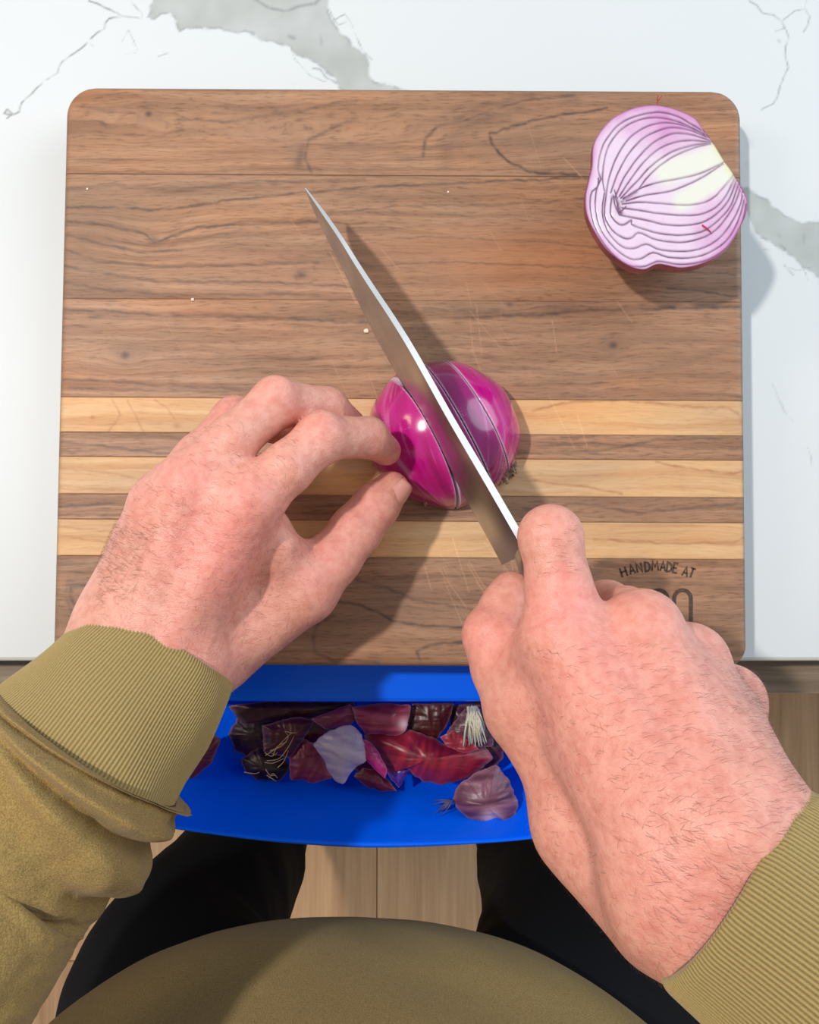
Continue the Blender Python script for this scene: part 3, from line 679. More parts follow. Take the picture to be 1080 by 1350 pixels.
cm_ = np.clip(np.exp(-(seg_dist(zx, zy, [(795, 325), (905, 490)])/18)**2), 0, 1)[:, None]; col = col+(crm-col)*cm_*.8
gx = (.75+.25*np.clip(mind/14, 0, 1))[:, None]*0+1
ld = ld*(1-.35*whm[:, 0])*(.80+.2*np.exp(-(dc/160)**2)+.3*fbm(zx/50, zy/50, 60, 2)); ld = np.clip(ld, 0, 1)
ld = np.maximum(ld, .95*np.exp(-(seg_dist(zx+jx, zy+jy, [(285, 595), (308, 660), (320, 675)])/15)**2)); ld = np.maximum(ld, .6*np.exp(-(seg_dist(zx+jx, zy+jy, [(320, 620), (400, 570)])/10)**2))
col = col*(1-ld[:, None])+prp*ld[:, None]
# thin dark purple skin edge
ed = np.exp(-(edge/.012)**2)[:, None]; col = col*(1-ed*.7)+np.array(lin((124, 44, 96)))*ed*.7
zt = np.clip(mind/10, 0, 1); V[:, 2] -= .00035*(1-zt)*(edge > .02)     # layers are slightly grooved where they part
NO = len(O)
me = mesh_arr('cut_face', V[:-1], grid_faces(nr, NO, True))
bm = bmesh.new(); bm.from_mesh(me); bmesh.ops.holes_fill(bm, edges=[e for e in bm.edges if e.is_boundary and (e.verts[0].co-Vector(V[-1])).length < .002], sides=0)
bmesh.ops.recalc_face_normals(bm, faces=bm.faces); bm.to_mesh(me); bm.free()
setcol(me, 'cut', col[:-1])
half = empty('onion_half', (fc[0], fc[1], BT)); tag(half, 'large halved red onion with ringed cut face up at the board corner', 'onion')
under(link('cut_face', me, M_ocut), half)
# body below the face
prof = [(1.0, 0, .0), (1.006, .0012, .06), (1.018, .006, .25), (1.022, .012, .5), (.995, .020, .8), (.925, .029, 1.0), (.80, .037, 1.1), (.62, .0440, 1.2), (.38, .0486, 1.2), (.16, .0502, 1.2)]
sh = np.array([.0050, .0050, 0])
VV = []
topz = BT+fh(O3[:, 0], O3[:, 1])
for sc_i, dz, k in prof:
    p = fc+(O3-fc)*sc_i
    # trimmed end is flatter: do not bulge there
    tf = np.exp(-(seg_dist(O[:, 0], O[:, 1], [Z1(740, 250), Z1(980, 600)])/6)**2)
    p = p-(O3-fc)*(max(sc_i-1, 0)*tf)[:, None]+sh*k
    z = topz+(BT+.0002-topz)*(dz/.0502); p[:, 2] = z; VV.append(p)
VV = np.vstack(VV)
me = mesh_arr('skin', VV, grid_faces(len(prof), NO, True)[:, ::-1])
bm = bmesh.new(); bm.from_mesh(me); lo = [e for e in bm.edges if e.is_boundary and e.verts[0].co.z < BT+.003]; bmesh.ops.holes_fill(bm, edges=lo, sides=0)
bmesh.ops.recalc_face_normals(bm, faces=bm.faces); bm.to_mesh(me); bm.free()
an = np.tile(np.linspace(0, 2*np.pi, NO, endpoint=False), len(prof)); lv = np.repeat(np.arange(len(prof)), NO)
tn = np.clip(.5+fbm(an*9, lv*.4, 12, 4), 0, 1)[:, None]; cc = np.array(lin((118, 38, 62)))*(1-tn)+np.array(lin((168, 74, 92)))*tn
setcol(me, 'tone', cc)
s = NT('dry_onion_skin', .38); s.base(s.attr('tone').outputs['Color']); M_dryskin = s.m
under(link('outer_skin', me, M_dryskin), half)
def strand(name, pts, r, mat, parent):
    q = catmull(pts, 14, closed=False); o = tube(name, q, np.linspace(r, r*.6, 14), mat, None, 6)
    return o
M_red = NT('red_shred', .5, lin((176, 44, 52))).m
under(strand('root_hair', [P(866, 142, .050), P(867, 134, .051), P(868, 125, .053)], .00028, M_red, None), half)
under(strand('root_hair', [P(867, 134, .051), P(871, 129, .052), P(873, 126, .053)], .0002, M_red, None), half)
o = strand('onion_shred', [P(926, 297, FH+.001), P(932, 301, FH+.0022), P(937, 306, FH+.0012)], .0005, M_red, None)
reloc(o, P(932, 301, FH)); tag(o, 'tiny red shred lying on the cut face of the onion half', 'onion scrap')

# crumbs
M_crumb = NT('onion_crumb', .4, lin((240, 214, 196))).m
for px_, py_, r, lb in [(483, 436, .0013, 'pale onion crumb beside the middle of the blade'), (115, 249, .0006, 'tiny white crumb near the upper left edge of the board'), (591, 253, .0006, 'tiny white crumb right of the knife tip'), (254, 395, .0009, 'pale pink crumb on the left of the board')]:
    bm = bmesh.new(); bmesh.ops.create_icosphere(bm, subdivisions=2, radius=r)
    for v in bm.verts: v.co *= random.uniform(.75, 1.2); v.co.z *= .5
    me = bpy.data.meshes.new('onion_crumb'); bm.to_mesh(me); bm.free(); o = link('onion_crumb', me, M_crumb); q = P(px_, py_, r*.35); o.location = q
    tag(o, lb, 'crumb')

#@@KNIFE
# ================================================================ KNIFE
s = NT('blade_steel', .34); s.b.inputs['Metallic'].default_value = 1.0
n = s.noise(s.coord((1, 1, 1)), 60, 3); s.base(s.ramp(n, [(.3, (.46, .46, .46)), (.7, (.56, .57, .58))])); M_steel = s.m
s = NT('spine_glint_steel', .5, (.95, .96, .97)); s.b.inputs['Metallic'].default_value = 1.0; M_spine_glint = s.m  # steel lightened against the blade so the spine shows a bright glint
s = NT('handle_black', .4, (.02, .02, .022)); M_handle = s.m
sp_px = [(402.5, 248), (424, 277), (449, 313), (469, 345), (491, 379), (519, 421), (546, 465), (593, 549), (640, 629), (687, 710), (697, 727)]
ed_px = [(402, 249), (413, 277), (427, 307), (441, 334), (458, 368), (478, 410), (498, 449), (541, 526), (590, 614), (640, 704), (662, 745)]
spw = np.array([K(*p) for p in sp_px]); edw = np.array([K(*p) for p in ed_px])
# spine direction within the blade plane; clamp heights to a believable blade: rebuild edge by real blade height
dirv = spw[-1]-spw[0]; Lk = np.linalg.norm(dirv); dirv /= Lk
down = np.cross(kn, dirv); down /= np.linalg.norm(down)
if down[2] > 0: down = -down
if 'BLADE_DEBUG' in globals() or True:
    pass; 0 and print('blade length', Lk, 'spine h', (spw[:, 2]-BT).round(3), 'edge h', (edw[:, 2]-BT).round(3), 'heights', ((edw-spw)@down).round(4))
tt = np.linspace(0, 1, 60)
sp = catmull(spw, 60, closed=False); ew_ = catmull(edw, 60, closed=False)
thk = np.interp(tt, [0, .12, 1], [.0005, .0020, .0038])
bm = bmesh.new(); secs = []
for i in range(60):
    a, b = sp[i], ew_[i]; t_ = thk[i]/2; r_ = min(t_*.5, .0004)
    ch = [a+kn*t_*.9, a*1.0+kn*t_+(b-a)*.012, a+(b-a)*.5+kn*t_*.62, a+(b-a)*.90+kn*t_*.22, b, a+(b-a)*.90-kn*t_*.22, a+(b-a)*.5-kn*t_*.62, a-kn*t_+(b-a)*.012, a-kn*t_*.9]
    secs.append([bm.verts.new(v) for v in ch])
for s0, s1 in zip(secs[:-1], secs[1:]):
    for k in range(9):
        f = bm.faces.new((s0[k], s0[(k+1) % 9], s1[(k+1) % 9], s1[k])); f.material_index = 1 if k in (8,) else 0; f.smooth = True
bm.faces.new(secs[0]); bm.faces.new(secs[-1][::-1]); bmesh.ops.recalc_face_normals(bm, faces=bm.faces)
for e in bm.edges:
    if any(f.material_index == 1 for f in e.link_faces): e.smooth = False
me = bpy.data.meshes.new('blade'); bm.to_mesh(me); bm.free()
knife = empty('chef_knife', tuple((sp[-1]+ew_[-1])/2)); tag(knife, 'steel chef knife slicing through the red onion', 'knife')
under(link('blade', me, [M_steel, M_spine_glint], smooth=False), knife)
# bolster and handle along the spine direction, inside the fist
def sweep_box(name, c0, c1, hs, mat):
    n_ = len(hs); V = []
    for i in range(n_):
        t_ = i/(n_-1); c_ = c0+(c1-c0)*t_; hh_, ww_ = hs[i]
        for k in range(16):
            a = 2*math.pi*k/16; ca, sa = math.cos(a), math.sin(a)
            V.append(c_+down*hh_*np.sign(sa)*abs(sa)**.7+kn*ww_*np.sign(ca)*abs(ca)**.7)
    Fq = grid_faces(n_, 16, True); e0 = [[0, 16-1, 16-2, 1]]
    bm = bmesh.new(); vs = [bm.verts.new(v) for v in V]
    for f in Fq: bm.faces.new([vs[k] for k in f])
    bm.faces.new(vs[:16]); bm.faces.new(vs[-16:][::-1]); bmesh.ops.recalc_face_normals(bm, faces=bm.faces)
    me = bpy.data.meshes.new(name); bm.to_mesh(me); bm.free()
    return link(name, me, mat)
h0 = sp[-1]+down*.011; h1 = h0+dirv*.016
under(sweep_box('bolster', h0-dirv*.004, h1, [(.009, .0018), (.0105, .004), (.011, .007), (.0115, .0085)], M_steel), knife)
HD = dirv*np.array([1, 1, 1.0]); HD = HD/np.linalg.norm(HD)
h2 = h1+HD*.115
under(sweep_box('handle', h1, h2, [(.0115, .0085), (.012, .009), (.013, .010), (.0135, .0105), (.0125, .010), (.012, .0095), (.013, .010), (.015, .0105), (.0145, .010), (.010, .008)], M_handle), knife)

#@@BIN
# ================================================================ BLUE BIN WITH PEELINGS
BZ = .8655
s = NT('blue_plastic', .28, lin((0, 100, 252))); s.b.inputs['Specular IOR Level'].default_value = .22; M_blue = s.m
rim_px = [(120, 990), (135, 1040), (165, 1070), (205, 1086), (330, 1103), (420, 1109.5), (500, 1112), (600, 1110), (695, 1104), (770, 1090), (830, 1060), (850, 1010), (852, 960), (850, 925)]
rim = [W(*p, BZ)[:2] for p in rim_px]
lipy = W(500, 921, BZ)[1]
rim = [np.array([rim[0][0]-.002, lipy])]+rim
curve = catmull([(p[0], p[1], 0) for p in rim], 110, closed=False)[:, :2]
xb0, xb1 = curve[0][0], curve[-1][0]
curve[:, 1] = np.minimum(curve[:, 1], lipy)
back = np.array([(x, lipy+.0012*(((x-(xb0+xb1)/2)/.17)**2)) for x in np.linspace(xb1, xb0, 50)[1:-1]])
loop = np.vstack([curve, back]); NL = len(loop); bc = np.array([(xb0+xb1)/2, lipy-.030])
isback = np.concatenate([np.zeros(len(curve)), np.ones(len(back))])
def bring(f, z, off=0.0):
    q = bc+(loop-bc)*f; q = np.column_stack([q, np.full(NL, z)])
    q[:, 1] = np.where(isback > 0, loop[:, 1]+.0+min(off, 0)*0, q[:, 1]); return q
cx2 = bc
def rng(f, z, t=0.0):
    q = bc+(loop-bc)*np.array([f, f])
    d = (loop-bc); d = d/np.linalg.norm(d, axis=1)[:, None]
    q = q+d*t; return np.column_stack([q, np.full(NL, z)])
inner = [(1.0, BZ+.0008), (.985, BZ-.001), (.955, BZ-.007), (.90, BZ-.016), (.82, BZ-.028), (.74, BZ-.042), (.66, BZ-.058), (.56, BZ-.072), (.3, BZ-.080), (.1, BZ-.0805)]
outer = [(1.0, BZ+.0008, .0012), (1.0, BZ-.0004, .0026), (1.0, BZ-.0022, .0028), (.995, BZ-.0034, .0018), (.955, BZ-.009, .0012), (.90, BZ-.018, .0014), (.82, BZ-.030, .0014), (.74, BZ-.044, .0014), (.66, BZ-.060, .0016), (.56, BZ-.0745, .0016), (.3, BZ-.0825, .0016), (.1, BZ-.083, .0016)]
rows = [rng(f, z) for f, z in inner][::-1]+[rng(f, z, t) for f, z, t in outer]
V = np.vstack(rows); me = mesh_arr('tub', V, grid_faces(len(rows), NL, True))
bm = bmesh.new(); bm.from_mesh(me); bmesh.ops.holes_fill(bm, edges=[e for e in bm.edges if e.is_boundary], sides=0); bmesh.ops.recalc_face_normals(bm, faces=bm.faces); bm.to_mesh(me); bm.free()
binr = empty('waste_bin', (bc[0], bc[1], BZ-.06)); tag(binr, 'bright blue plastic scrap bin hooked on the drawer front', 'bin')
under(link('tub', me, M_blue), binr)
# hooking lip over the drawer front, gently bowed, with a returned edge behind it
bm = bmesh.new(); prv = None; N_ = 50
for i in range(N_+1):
    x = xb0+.002+(xb1-xb0-.004)*i/N_; yf = lipy+.0015*(((x-(xb0+xb1)/2)/.17)**2)-.0012
    yb = fy-.0003
    sec = [(yf, BZ-.004), (yf-.0006, BZ), (yf+.0003, BZ+.0016), (yf+.002, BZ+.0024), (yb-.003, BZ+.0026), (yb-.0004, BZ+.0024), (yb, BZ+.0014), (yb, BZ-.0028), (yb-.001, BZ-.0028), (yb-.002, BZ-.0002), (yf+.003, BZ-.0002), (yf+.0015, BZ-.004)]
    cur = [bm.verts.new((x, y, z)) for y, z in sec]
    if prv:
        for k in range(len(sec)): bm.faces.new((prv[k], prv[(k+1) % len(sec)], cur[(k+1) % len(sec)], cur[k]))
    else: bm.faces.new(cur)
    prv = cur
bm.faces.new(prv[::-1]); bmesh.ops.recalc_face_normals(bm, faces=bm.faces)
me = bpy.data.meshes.new('hook_lip'); bm.to_mesh(me); bm.free(); under(link('hook_lip', me, M_blue, smooth=False), binr)

def peel(pxs, z, bulge, col_, col2, label, seed=0, jag=1.6, name='onion_peel', tiltx=0, tilty=0, pale=None):
    """a curled sheet of skin: jagged outline around a domed, rippled surface"""
    rs = np.random.RandomState(seed+100)
    pts = np.array(pxs, float); n_ = 150; lo = catmull(pts, n_) if len(pts) > 8 else None
    # straight-ish resample so corners stay crisp
    cl = np.vstack([pts, pts[:1]]); sg = np.hypot(*np.diff(cl, axis=0).T); cs = np.concatenate([[0], np.cumsum(sg)])
    tq = np.linspace(0, cs[-1], n_, endpoint=False); rsm = np.stack([np.interp(tq, cs, cl[:, 0]), np.interp(tq, cs, cl[:, 1])], -1)
    sm = .5*rsm+.25*np.roll(rsm, 2, 0)+.25*np.roll(rsm, -2, 0)
    jg = jag*(fbm(tq/6, tq*0+seed, seed, 3))[:, None]; cpt = pts.mean(0); dirn = sm-cpt; dirn /= np.linalg.norm(dirn, axis=1)[:, None]; sm = sm+dirn*jg*1.2
    W3 = np.array([W(p[0], p[1], z) for p in sm]); cw = W(cpt[0], cpt[1], z); m_ = 16; rows = []
    for i in range(m_):
        f = 1-i/m_; q = cw+(W3-cw)*f
        rip = .0011*fbm(q[:, 0]*170+seed*3, q[:, 1]*60, seed+7, 3)+.0006*fbm(q[:, 0]*60, q[:, 1]*400, seed+3, 2)
        q[:, 2] = z+bulge*(1-f*f)+rip+tiltx*(q[:, 0]-cw[0])+tilty*(q[:, 1]-cw[1]); rows.append(q)
    c0 = cw.copy(); c0[2] = z+bulge
    V = np.vstack(rows); Fq = grid_faces(m_, n_, True)
    nV = len(V); V2 = V.copy(); V2[:, 2] -= .0005
    c2 = c0.copy(); c2[2] -= .0005
    VA = np.vstack([V, V2]); F2 = Fq[:, ::-1]+nV; j = np.arange(n_); side = np.stack([j, (j+1) % n_, (j+1) % n_+nV, j+nV], -1)
    me = mesh_arr(name, VA, np.vstack([Fq, F2, side]))
    bm = bmesh.new(); bm.from_mesh(me); bmesh.ops.holes_fill(bm, edges=[e for e in bm.edges if e.is_boundary], sides=0); bmesh.ops.recalc_face_normals(bm, faces=bm.faces); bm.to_mesh(me); bm.free()
    x, y = VA[:, 0], VA[:, 1]; th = seed*1.3
    str_ = fbm((x*math.cos(th)+y*math.sin(th))*420, (-x*math.sin(th)+y*math.cos(th))*50, seed, 4); t = np.clip(.5+.9*str_, 0, 1)[:, None]
    cc = np.array(lin(col_))*(1-t)+np.array(lin(col2))*t
    eg = np.tile(np.concatenate([np.full(n_, i/m_) for i in range(m_)]), 2); e_ = np.exp(-(eg/.05)**2)[:, None]*.45; cc = cc*(1-e_)+np.array(lin((196, 150, 160)))*e_
    if pale is not None:
        d = np.hypot(*(pix(VA)-np.array(pale[:2])).T); pm = np.exp(-(d/pale[2])**2)[:, None]; cc = cc*(1-pm)+np.array(lin((214, 176, 186)))*pm
    setcol(me, 'tone', cc); o = link(name, me, M_dryskin); b0 = VA.min(0); reloc(o, (cw[0], cw[1], b0[2]))
    if label: tag(o, label, 'onion peel')
    return o
RD, RD2 = (96, 14, 34), (158, 34, 58)
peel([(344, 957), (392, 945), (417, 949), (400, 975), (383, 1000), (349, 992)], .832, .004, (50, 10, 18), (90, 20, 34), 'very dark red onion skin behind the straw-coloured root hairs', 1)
peel([(383, 1029), (381, 995), (400, 973), (420, 983), (440, 1024), (412, 1034), (400, 1028)], .829, .004, (104, 20, 44), (150, 50, 80), 'dark red onion peel below left of the pale violet peel', 2)
peel([(466, 1024), (478, 1012), (495, 1014), (512, 1029), (524, 1043), (503, 1044), (483, 1036)], .828, .003, (84, 14, 34), (124, 30, 50), 'small maroon peel fragment under the pale violet peel tip', 3)
peel([(410, 948), (440, 936), (462, 928), (476, 940), (462, 955), (430, 962)], .840, .003, (100, 24, 48), (146, 60, 84), 'narrow dusky peel above the pale violet peel', 4)
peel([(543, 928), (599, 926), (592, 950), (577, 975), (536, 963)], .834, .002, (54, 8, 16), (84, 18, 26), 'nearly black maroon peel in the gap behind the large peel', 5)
peel([(463, 932), (500, 927), (543, 929), (540, 948), (534, 966), (522, 971), (500, 968), (481, 968), (469, 950)], .843, .004, (120, 26, 54), (176, 70, 100), 'crimson peel with pink edge just below the blue lip', 6, pale=(533, 955, 8))
peel([(478, 968), (500, 962), (519, 966), (541, 961), (570, 972), (589, 983), (608, 986), (640, 983), (652, 1000), (628, 1019), (604, 1031), (580, 1035), (555, 1029), (536, 1012), (512, 1020), (498, 1000)], .838, .011, RD, RD2, 'largest curled crimson onion peel in the middle of the bin', 7)
peel([(509, 1014), (534, 1000), (546, 1012), (536, 1022), (526, 1040), (516, 1028)], .835, .003, (50, 20, 110), (100, 50, 150), 'small translucent violet peel scrap against the blue plastic', 8)
peel([(587, 972), (594, 957), (613, 935), (632, 928), (650, 940), (650, 985), (608, 984)], .848, .004, (64, 22, 36), (110, 56, 70), 'brown-purple peel behind the whitish dried roots', 9)
peel([(580, 972), (600, 962), (618, 976), (632, 988), (612, 992), (592, 986)], .851, .001, (130, 20, 46), (160, 40, 60), 'small crimson flap beside the whitish dried roots', 10)
peel([(596, 1055), (602, 1040), (612, 1028), (632, 1017), (655, 1008), (672, 1030), (685, 1062), (675, 1089), (666, 1084), (654, 1078), (640, 1088), (618, 1079), (604, 1068)], .846, .008, (80, 34, 56), (138, 84, 106), 'purple-brown papery peel near the front rim of the bin', 11, pale=(648, 1080, 12))
peel([(478, 974), (488, 978), (498, 990), (511, 1014), (508, 1027), (498, 1018), (488, 1008), (479, 1000)], .852, .003, (140, 14, 84), (176, 40, 120), 'bright magenta peel strip right of the pale violet peel', 12, jag=.8)
peel([(412, 982), (421, 973), (431, 965), (450, 957), (463, 956), (475, 966), (481, 980), (484, 1003), (470, 1010), (462, 1020), (454, 1034), (441, 1030), (434, 1019), (427, 1002)], .853, .006, (148, 128, 168), (186, 172, 196), 'pale violet onion peel lying inside out on the red peels', 13, jag=1.2)
peel([(229, 1014), (236, 990), (250, 978), (274, 962), (292, 975), (280, 1005), (258, 1026), (240, 1024)], .832, .007, (88, 16, 30), (130, 44, 56), 'dark red peel peeking out from under the left cuff', 14, pale=(246, 992, 9))
peel([(300, 930), (350, 925), (420, 925), (470, 926), (460, 940), (380, 950), (320, 955)], .826, .003, (50, 8, 20), (74, 16, 30), 'added maroon peel, coloured dark for shade, at the back left of the bin', 15)  # filler peels added from here to the roots, bin shade in their colour
peel([(300, 968), (318, 940), (350, 930), (372, 948), (360, 985), (338, 1000), (312, 992)], .815, .005, (36, 6, 14), (62, 14, 24), 'added near-black maroon peel giving the shade at the left end of the pile', 16)
peel([(372, 958), (400, 936), (440, 930), (452, 950), (430, 975), (396, 985)], .822, .005, (60, 10, 22), (96, 22, 36), 'added wine peel darkened for shade between root hairs and the narrow dusky peel', 17)
peel([(590, 930), (640, 924), (668, 950), (664, 1000), (640, 1022), (604, 1004)], .826, .005, (44, 8, 18), (80, 20, 34), 'added peel with shade in its colour underneath the whitish dried roots', 18)
peel([(440, 985), (520, 980), (560, 1000), (540, 1022), (470, 1018)], .816, .005, (60, 10, 24), (96, 20, 40), 'added wine-red peel, darkened for shade, beneath the bright magenta strip', 19)
peel([(318, 1000), (340, 985), (372, 990), (384, 1012), (370, 1030), (338, 1028), (322, 1016)], .818, .006, (30, 10, 12), (58, 22, 22), 'added skin scrap, almost black for shade, holding the straw-coloured roots', 20)
M_straw = NT('straw_root', .7, lin((196, 168, 116))).m; M_white = NT('white_root', .7, lin((214, 208, 188))).m
def tuft(name, strands, mat, label, rad):
    Vs, Fs, o_ = [], [], 0
    for st_ in strands:
        q = catmull(st_, 12, closed=False); V_, F_ = tube_arr(q, np.linspace(rad, rad*.5, 12), 6); Vs.append(V_); Fs.append(F_+o_); o_ += len(V_)
    V_ = np.vstack(Vs); me = mesh_arr(name, V_, np.vstack(Fs)); o = link(name, me, mat); c_ = V_.mean(0); c_[2] = V_[:, 2].min(); reloc(o, c_); tag(o, label, 'onion roots'); return o
rs = random.Random(8)
S = []
for p in [[(350, 996), (362, 988), (375, 975), (385, 966)], [(352, 1003), (368, 1000), (380, 985), (388, 970)], [(349, 992), (358, 997), (366, 992)], [(356, 990), (372, 983), (380, 972), (376, 965)], [(322, 1018), (336, 1020), (342, 1018)], [(352, 1022), (358, 1026), (364, 1030)], [(350, 1014), (356, 1022), (362, 1022)], [(355, 1026), (360, 1020), (366, 1026)],
    [(349, 1005), (360, 1006), (374, 1000)], [(360, 996), (366, 984), (378, 978)], [(366, 1012), (374, 1004), (380, 990)], [(376, 964), (384, 966), (392, 966)]]:
    S.append([W(a, b, .846+rs.uniform(-.002, .004)) for a, b in p])
tuft('dried_roots', S, M_straw, 'straw-coloured dried root hairs at the left of the peelings', .00032)
S = []
for i in range(70):
    a = (618+rs.uniform(-2, 14), 933+rs.uniform(-3, 8)); ang = rs.uniform(-.4, .5); L_ = rs.uniform(18, 46)
    S.append([W(a[0], a[1], .858), W(a[0]+L_*.4*math.sin(ang)+rs.uniform(-2, 2), a[1]+L_*.45, .863+rs.uniform(0, .003)), W(a[0]+L_*math.sin(ang)*.7+3, a[1]+L_, .854+rs.uniform(0, .003))])
tuft('dried_roots', S, M_white, 'whitish clump of dried onion roots beside the right hand', .0007)
S = []
for i in range(12):
    a = (596, 1056); e = (575+rs.uniform(-5, 12), 1062+rs.uniform(-10, 16)); S.append([W(*a, .850), W((a[0]+e[0])/2+rs.uniform(-4, 4), (a[1]+e[1])/2+rs.uniform(-5, 3), .853), W(*e, .843)])
tuft('dried_roots', S, NT('grey_root', .7, lin((96, 84, 110))).m, 'thin dark rootlets at the left tip of the papery peel', .0004)

#@@PERSON
# ================================================================ PERSON
def scl(n, *pts): return [P(*p) for p in pts]
def chain(pts, rads): return [cap(pts[i], pts[i+1], rads[i], rads[i+1]) for i in range(len(pts)-1)]
def eval_hand(step, lo, hi, fingers, palm, kpalm, extra=(), kfing=.004, kjoin=.009, carve=()):
    ax = [np.arange(lo[k], hi[k], step) for k in range(3)]
    shp = tuple(len(a) for a in ax); G = np.meshgrid(*[a.astype(np.float32) for a in ax], indexing='ij', sparse=True)
    Pm = None
    for c in palm:
        d = f_cap(G, c); Pm = d if Pm is None else smin(Pm, d, kpalm)
    # fingers: union with the palm smoothly near the knuckles, sharply between fingers
    Fm = None
    for fg in fingers:
        f = None
        for c in fg['caps']:
            d = f_cap(G, c); f = d if f is None else smin(f, d, kfing)
        for b in fg.get('bumps', ()):
            f = smin(f, f_cap(G, b), .004)
        fj = smin(f, Pm, fg.get('k', kjoin)); 
        Fm = fj if Fm is None else np.where(np.minimum(Fm, fj) < 9, smin(Fm, fj, .0012), 9)
    V = Fm
    for c, k in extra: V = smin(V, f_cap(G, c), k)
    for c, k in carve: V = smax(V, -f_cap(G, c), k)
    return surface_nets(V.astype(np.float64), np.array([a[0] for a in ax]), step)

ST = .00125
# ---- left hand
Lw = P(212, 862, .072); Lw2 = P(262, 905, .060)
l_mcp = dict(i=P(326, 662, .090), m=P(252, 640, .089), r=P(214, 668, .078), p=P(196, 712, .062))
Li = chain([l_mcp['i'], P(378, 618, .088), P(424, 577, .079), P(486, 577, .058), P(509, 594, .045)], [.0122, .0106, .0106, .0089, .0072])
Lm = chain([l_mcp['m'], P(307, 580, .088), P(364, 531, .078), P(432, 538, .058), P(462, 560, .045)], [.0120, .0102, .0104, .0090, .0074])
Lr = chain([l_mcp['r'], P(262, 606, .072), P(310, 552, .060), P(365, 560, .036), P(402, 580, .018)], [.0120, .0104, .0098, .0084, .0072])
Lp = chain([l_mcp['p'], P(240, 660, .052), P(278, 615, .040), P(315, 612, .022), P(345, 620, .010)], [.0112, .0092, .0086, .0075, .0066])
Lt0 = P(292, 850, .050); Lt1 = P(402, 778, .052); Lt2 = P(470, 698, .044); Lt3 = P(516, 645, .038)
Lt = chain([Lt0, Lt1, P(440, 736, .049), Lt2, P(495, 668, .041), Lt3], [.019, .0150, .0125, .0118, .0108, .0088])
ld_ = Lw-l_mcp['m']; ld_ /= np.linalg.norm(ld_)
Lf0 = P(116, 990, .082)-P(226, 842, .070); Lf = Lw+Lf0/np.linalg.norm(Lf0)*.25; Le = P(-200, 1330, .12)                      # elbow
fa = Le-Lw; fa /= np.linalg.norm(fa)
palmL = [cap(Lw+np.array([-.010, .012, 0]), l_mcp['m'], .0165, .0128), cap(Lw+np.array([.004, .004, .0]), l_mcp['i'], .0175, .0132), cap(Lw+np.array([-.014, .016, -.004]), l_mcp['r'], .0155, .0122), cap(Lw+np.array([-.018, .018, -.010]), l_mcp['p'], .015, .0115),
         cap(P(270, 830, .048), P(340, 700, .062), .018, .013), cap(P(230, 800, .05), P(270, 700, .060), .017, .014),
         cap(Lw+np.array([-.012, .008, 0]), Lf+np.array([-.010, .006, 0]), .0205, .030), cap(Lw+np.array([.010, -.008, -.002]), Lf+np.array([.010, -.008, 0]), .0200, .030)]
exL = [(cap(P(372, 716, .074), P(366, 730, .070), .0052, .006), .004), (cap(P(340, 700, .072), P(392, 762, .056), .009, .011), .012),
       (cap(Lw+np.array([.008, .006, .017]), l_mcp['i']+np.array([0, 0, .0068]), .004, .0045), .010), (cap(Lw+np.array([-.004, .010, .017]), l_mcp['m']+np.array([0, 0, .0065]), .004, .0045), .010)]
fingersL = [dict(caps=Li, bumps=[cap(P(424, 566, .083), P(424, 566, .083), .0072)]), dict(caps=Lm, bumps=[cap(P(364, 520, .082), P(364, 520, .082), .0072)]), dict(caps=Lr), dict(caps=Lp), dict(caps=Lt, k=.014, bumps=[cap(P(464, 700, .048), P(472, 706, .046), .009)])]
# nail bed carve on the thumb: a shallow cut on the outward side
lo = np.minimum(P(130, 900, 0), P(560, 480, 0))-.02; 
allp = np.array([c[0] for f in fingersL for c in f['caps']]+[c[1] for f in fingersL for c in f['caps']]+[c[0] for c in palmL])
lo = allp.min(0)-.028; hi = allp.max(0)+.028; lo[0] -= .03; lo[1] -= .035
VL, FL = eval_hand(ST, lo, hi, fingersL, palmL, .016, exL)

# ---- right hand
Rw = P(944, 1162, .168)
r_mcp = dict(i=P(742, 846, .126), m=P(846, 830, .124), r=P(910, 872, .112), p=P(962, 922, .098))
Ri = chain([r_mcp['i'], P(737, 775, .124), P(726, 708, .121), P(716, 716, .094), P(712, 738, .078)], [.0138, .0118, .0116, .0092, .0080])
Rm = chain([r_mcp['m'], P(826, 812, .100), P(800, 800, .078), P(752, 800, .060), P(725, 830, .056)], [.0132, .0112, .0108, .0092, .0080])
Rr = chain([r_mcp['r'], P(894, 862, .090), P(868, 850, .070), P(812, 860, .053), P(780, 885, .052)], [.0126, .0108, .0102, .0088, .0078])
Rp = chain([r_mcp['p'], P(948, 905, .078), P(920, 896, .062), P(866, 915, .050), P(835, 935, .050)], [.0118, .0098, .0092, .0080, .0070])
Rt0 = P(800, 1090, .118); Rt1 = P(690, 935, .100)
Rt = chain([Rt0, Rt1, P(664, 880, .092), P(652, 838, .088), P(668, 798, .084), P(674, 778, .082)], [.0185, .0150, .0128, .0124, .0102, .0082])
Re = P(1330, 1620, .20)
Re = Rw+np.array([.195, -.130, .055])
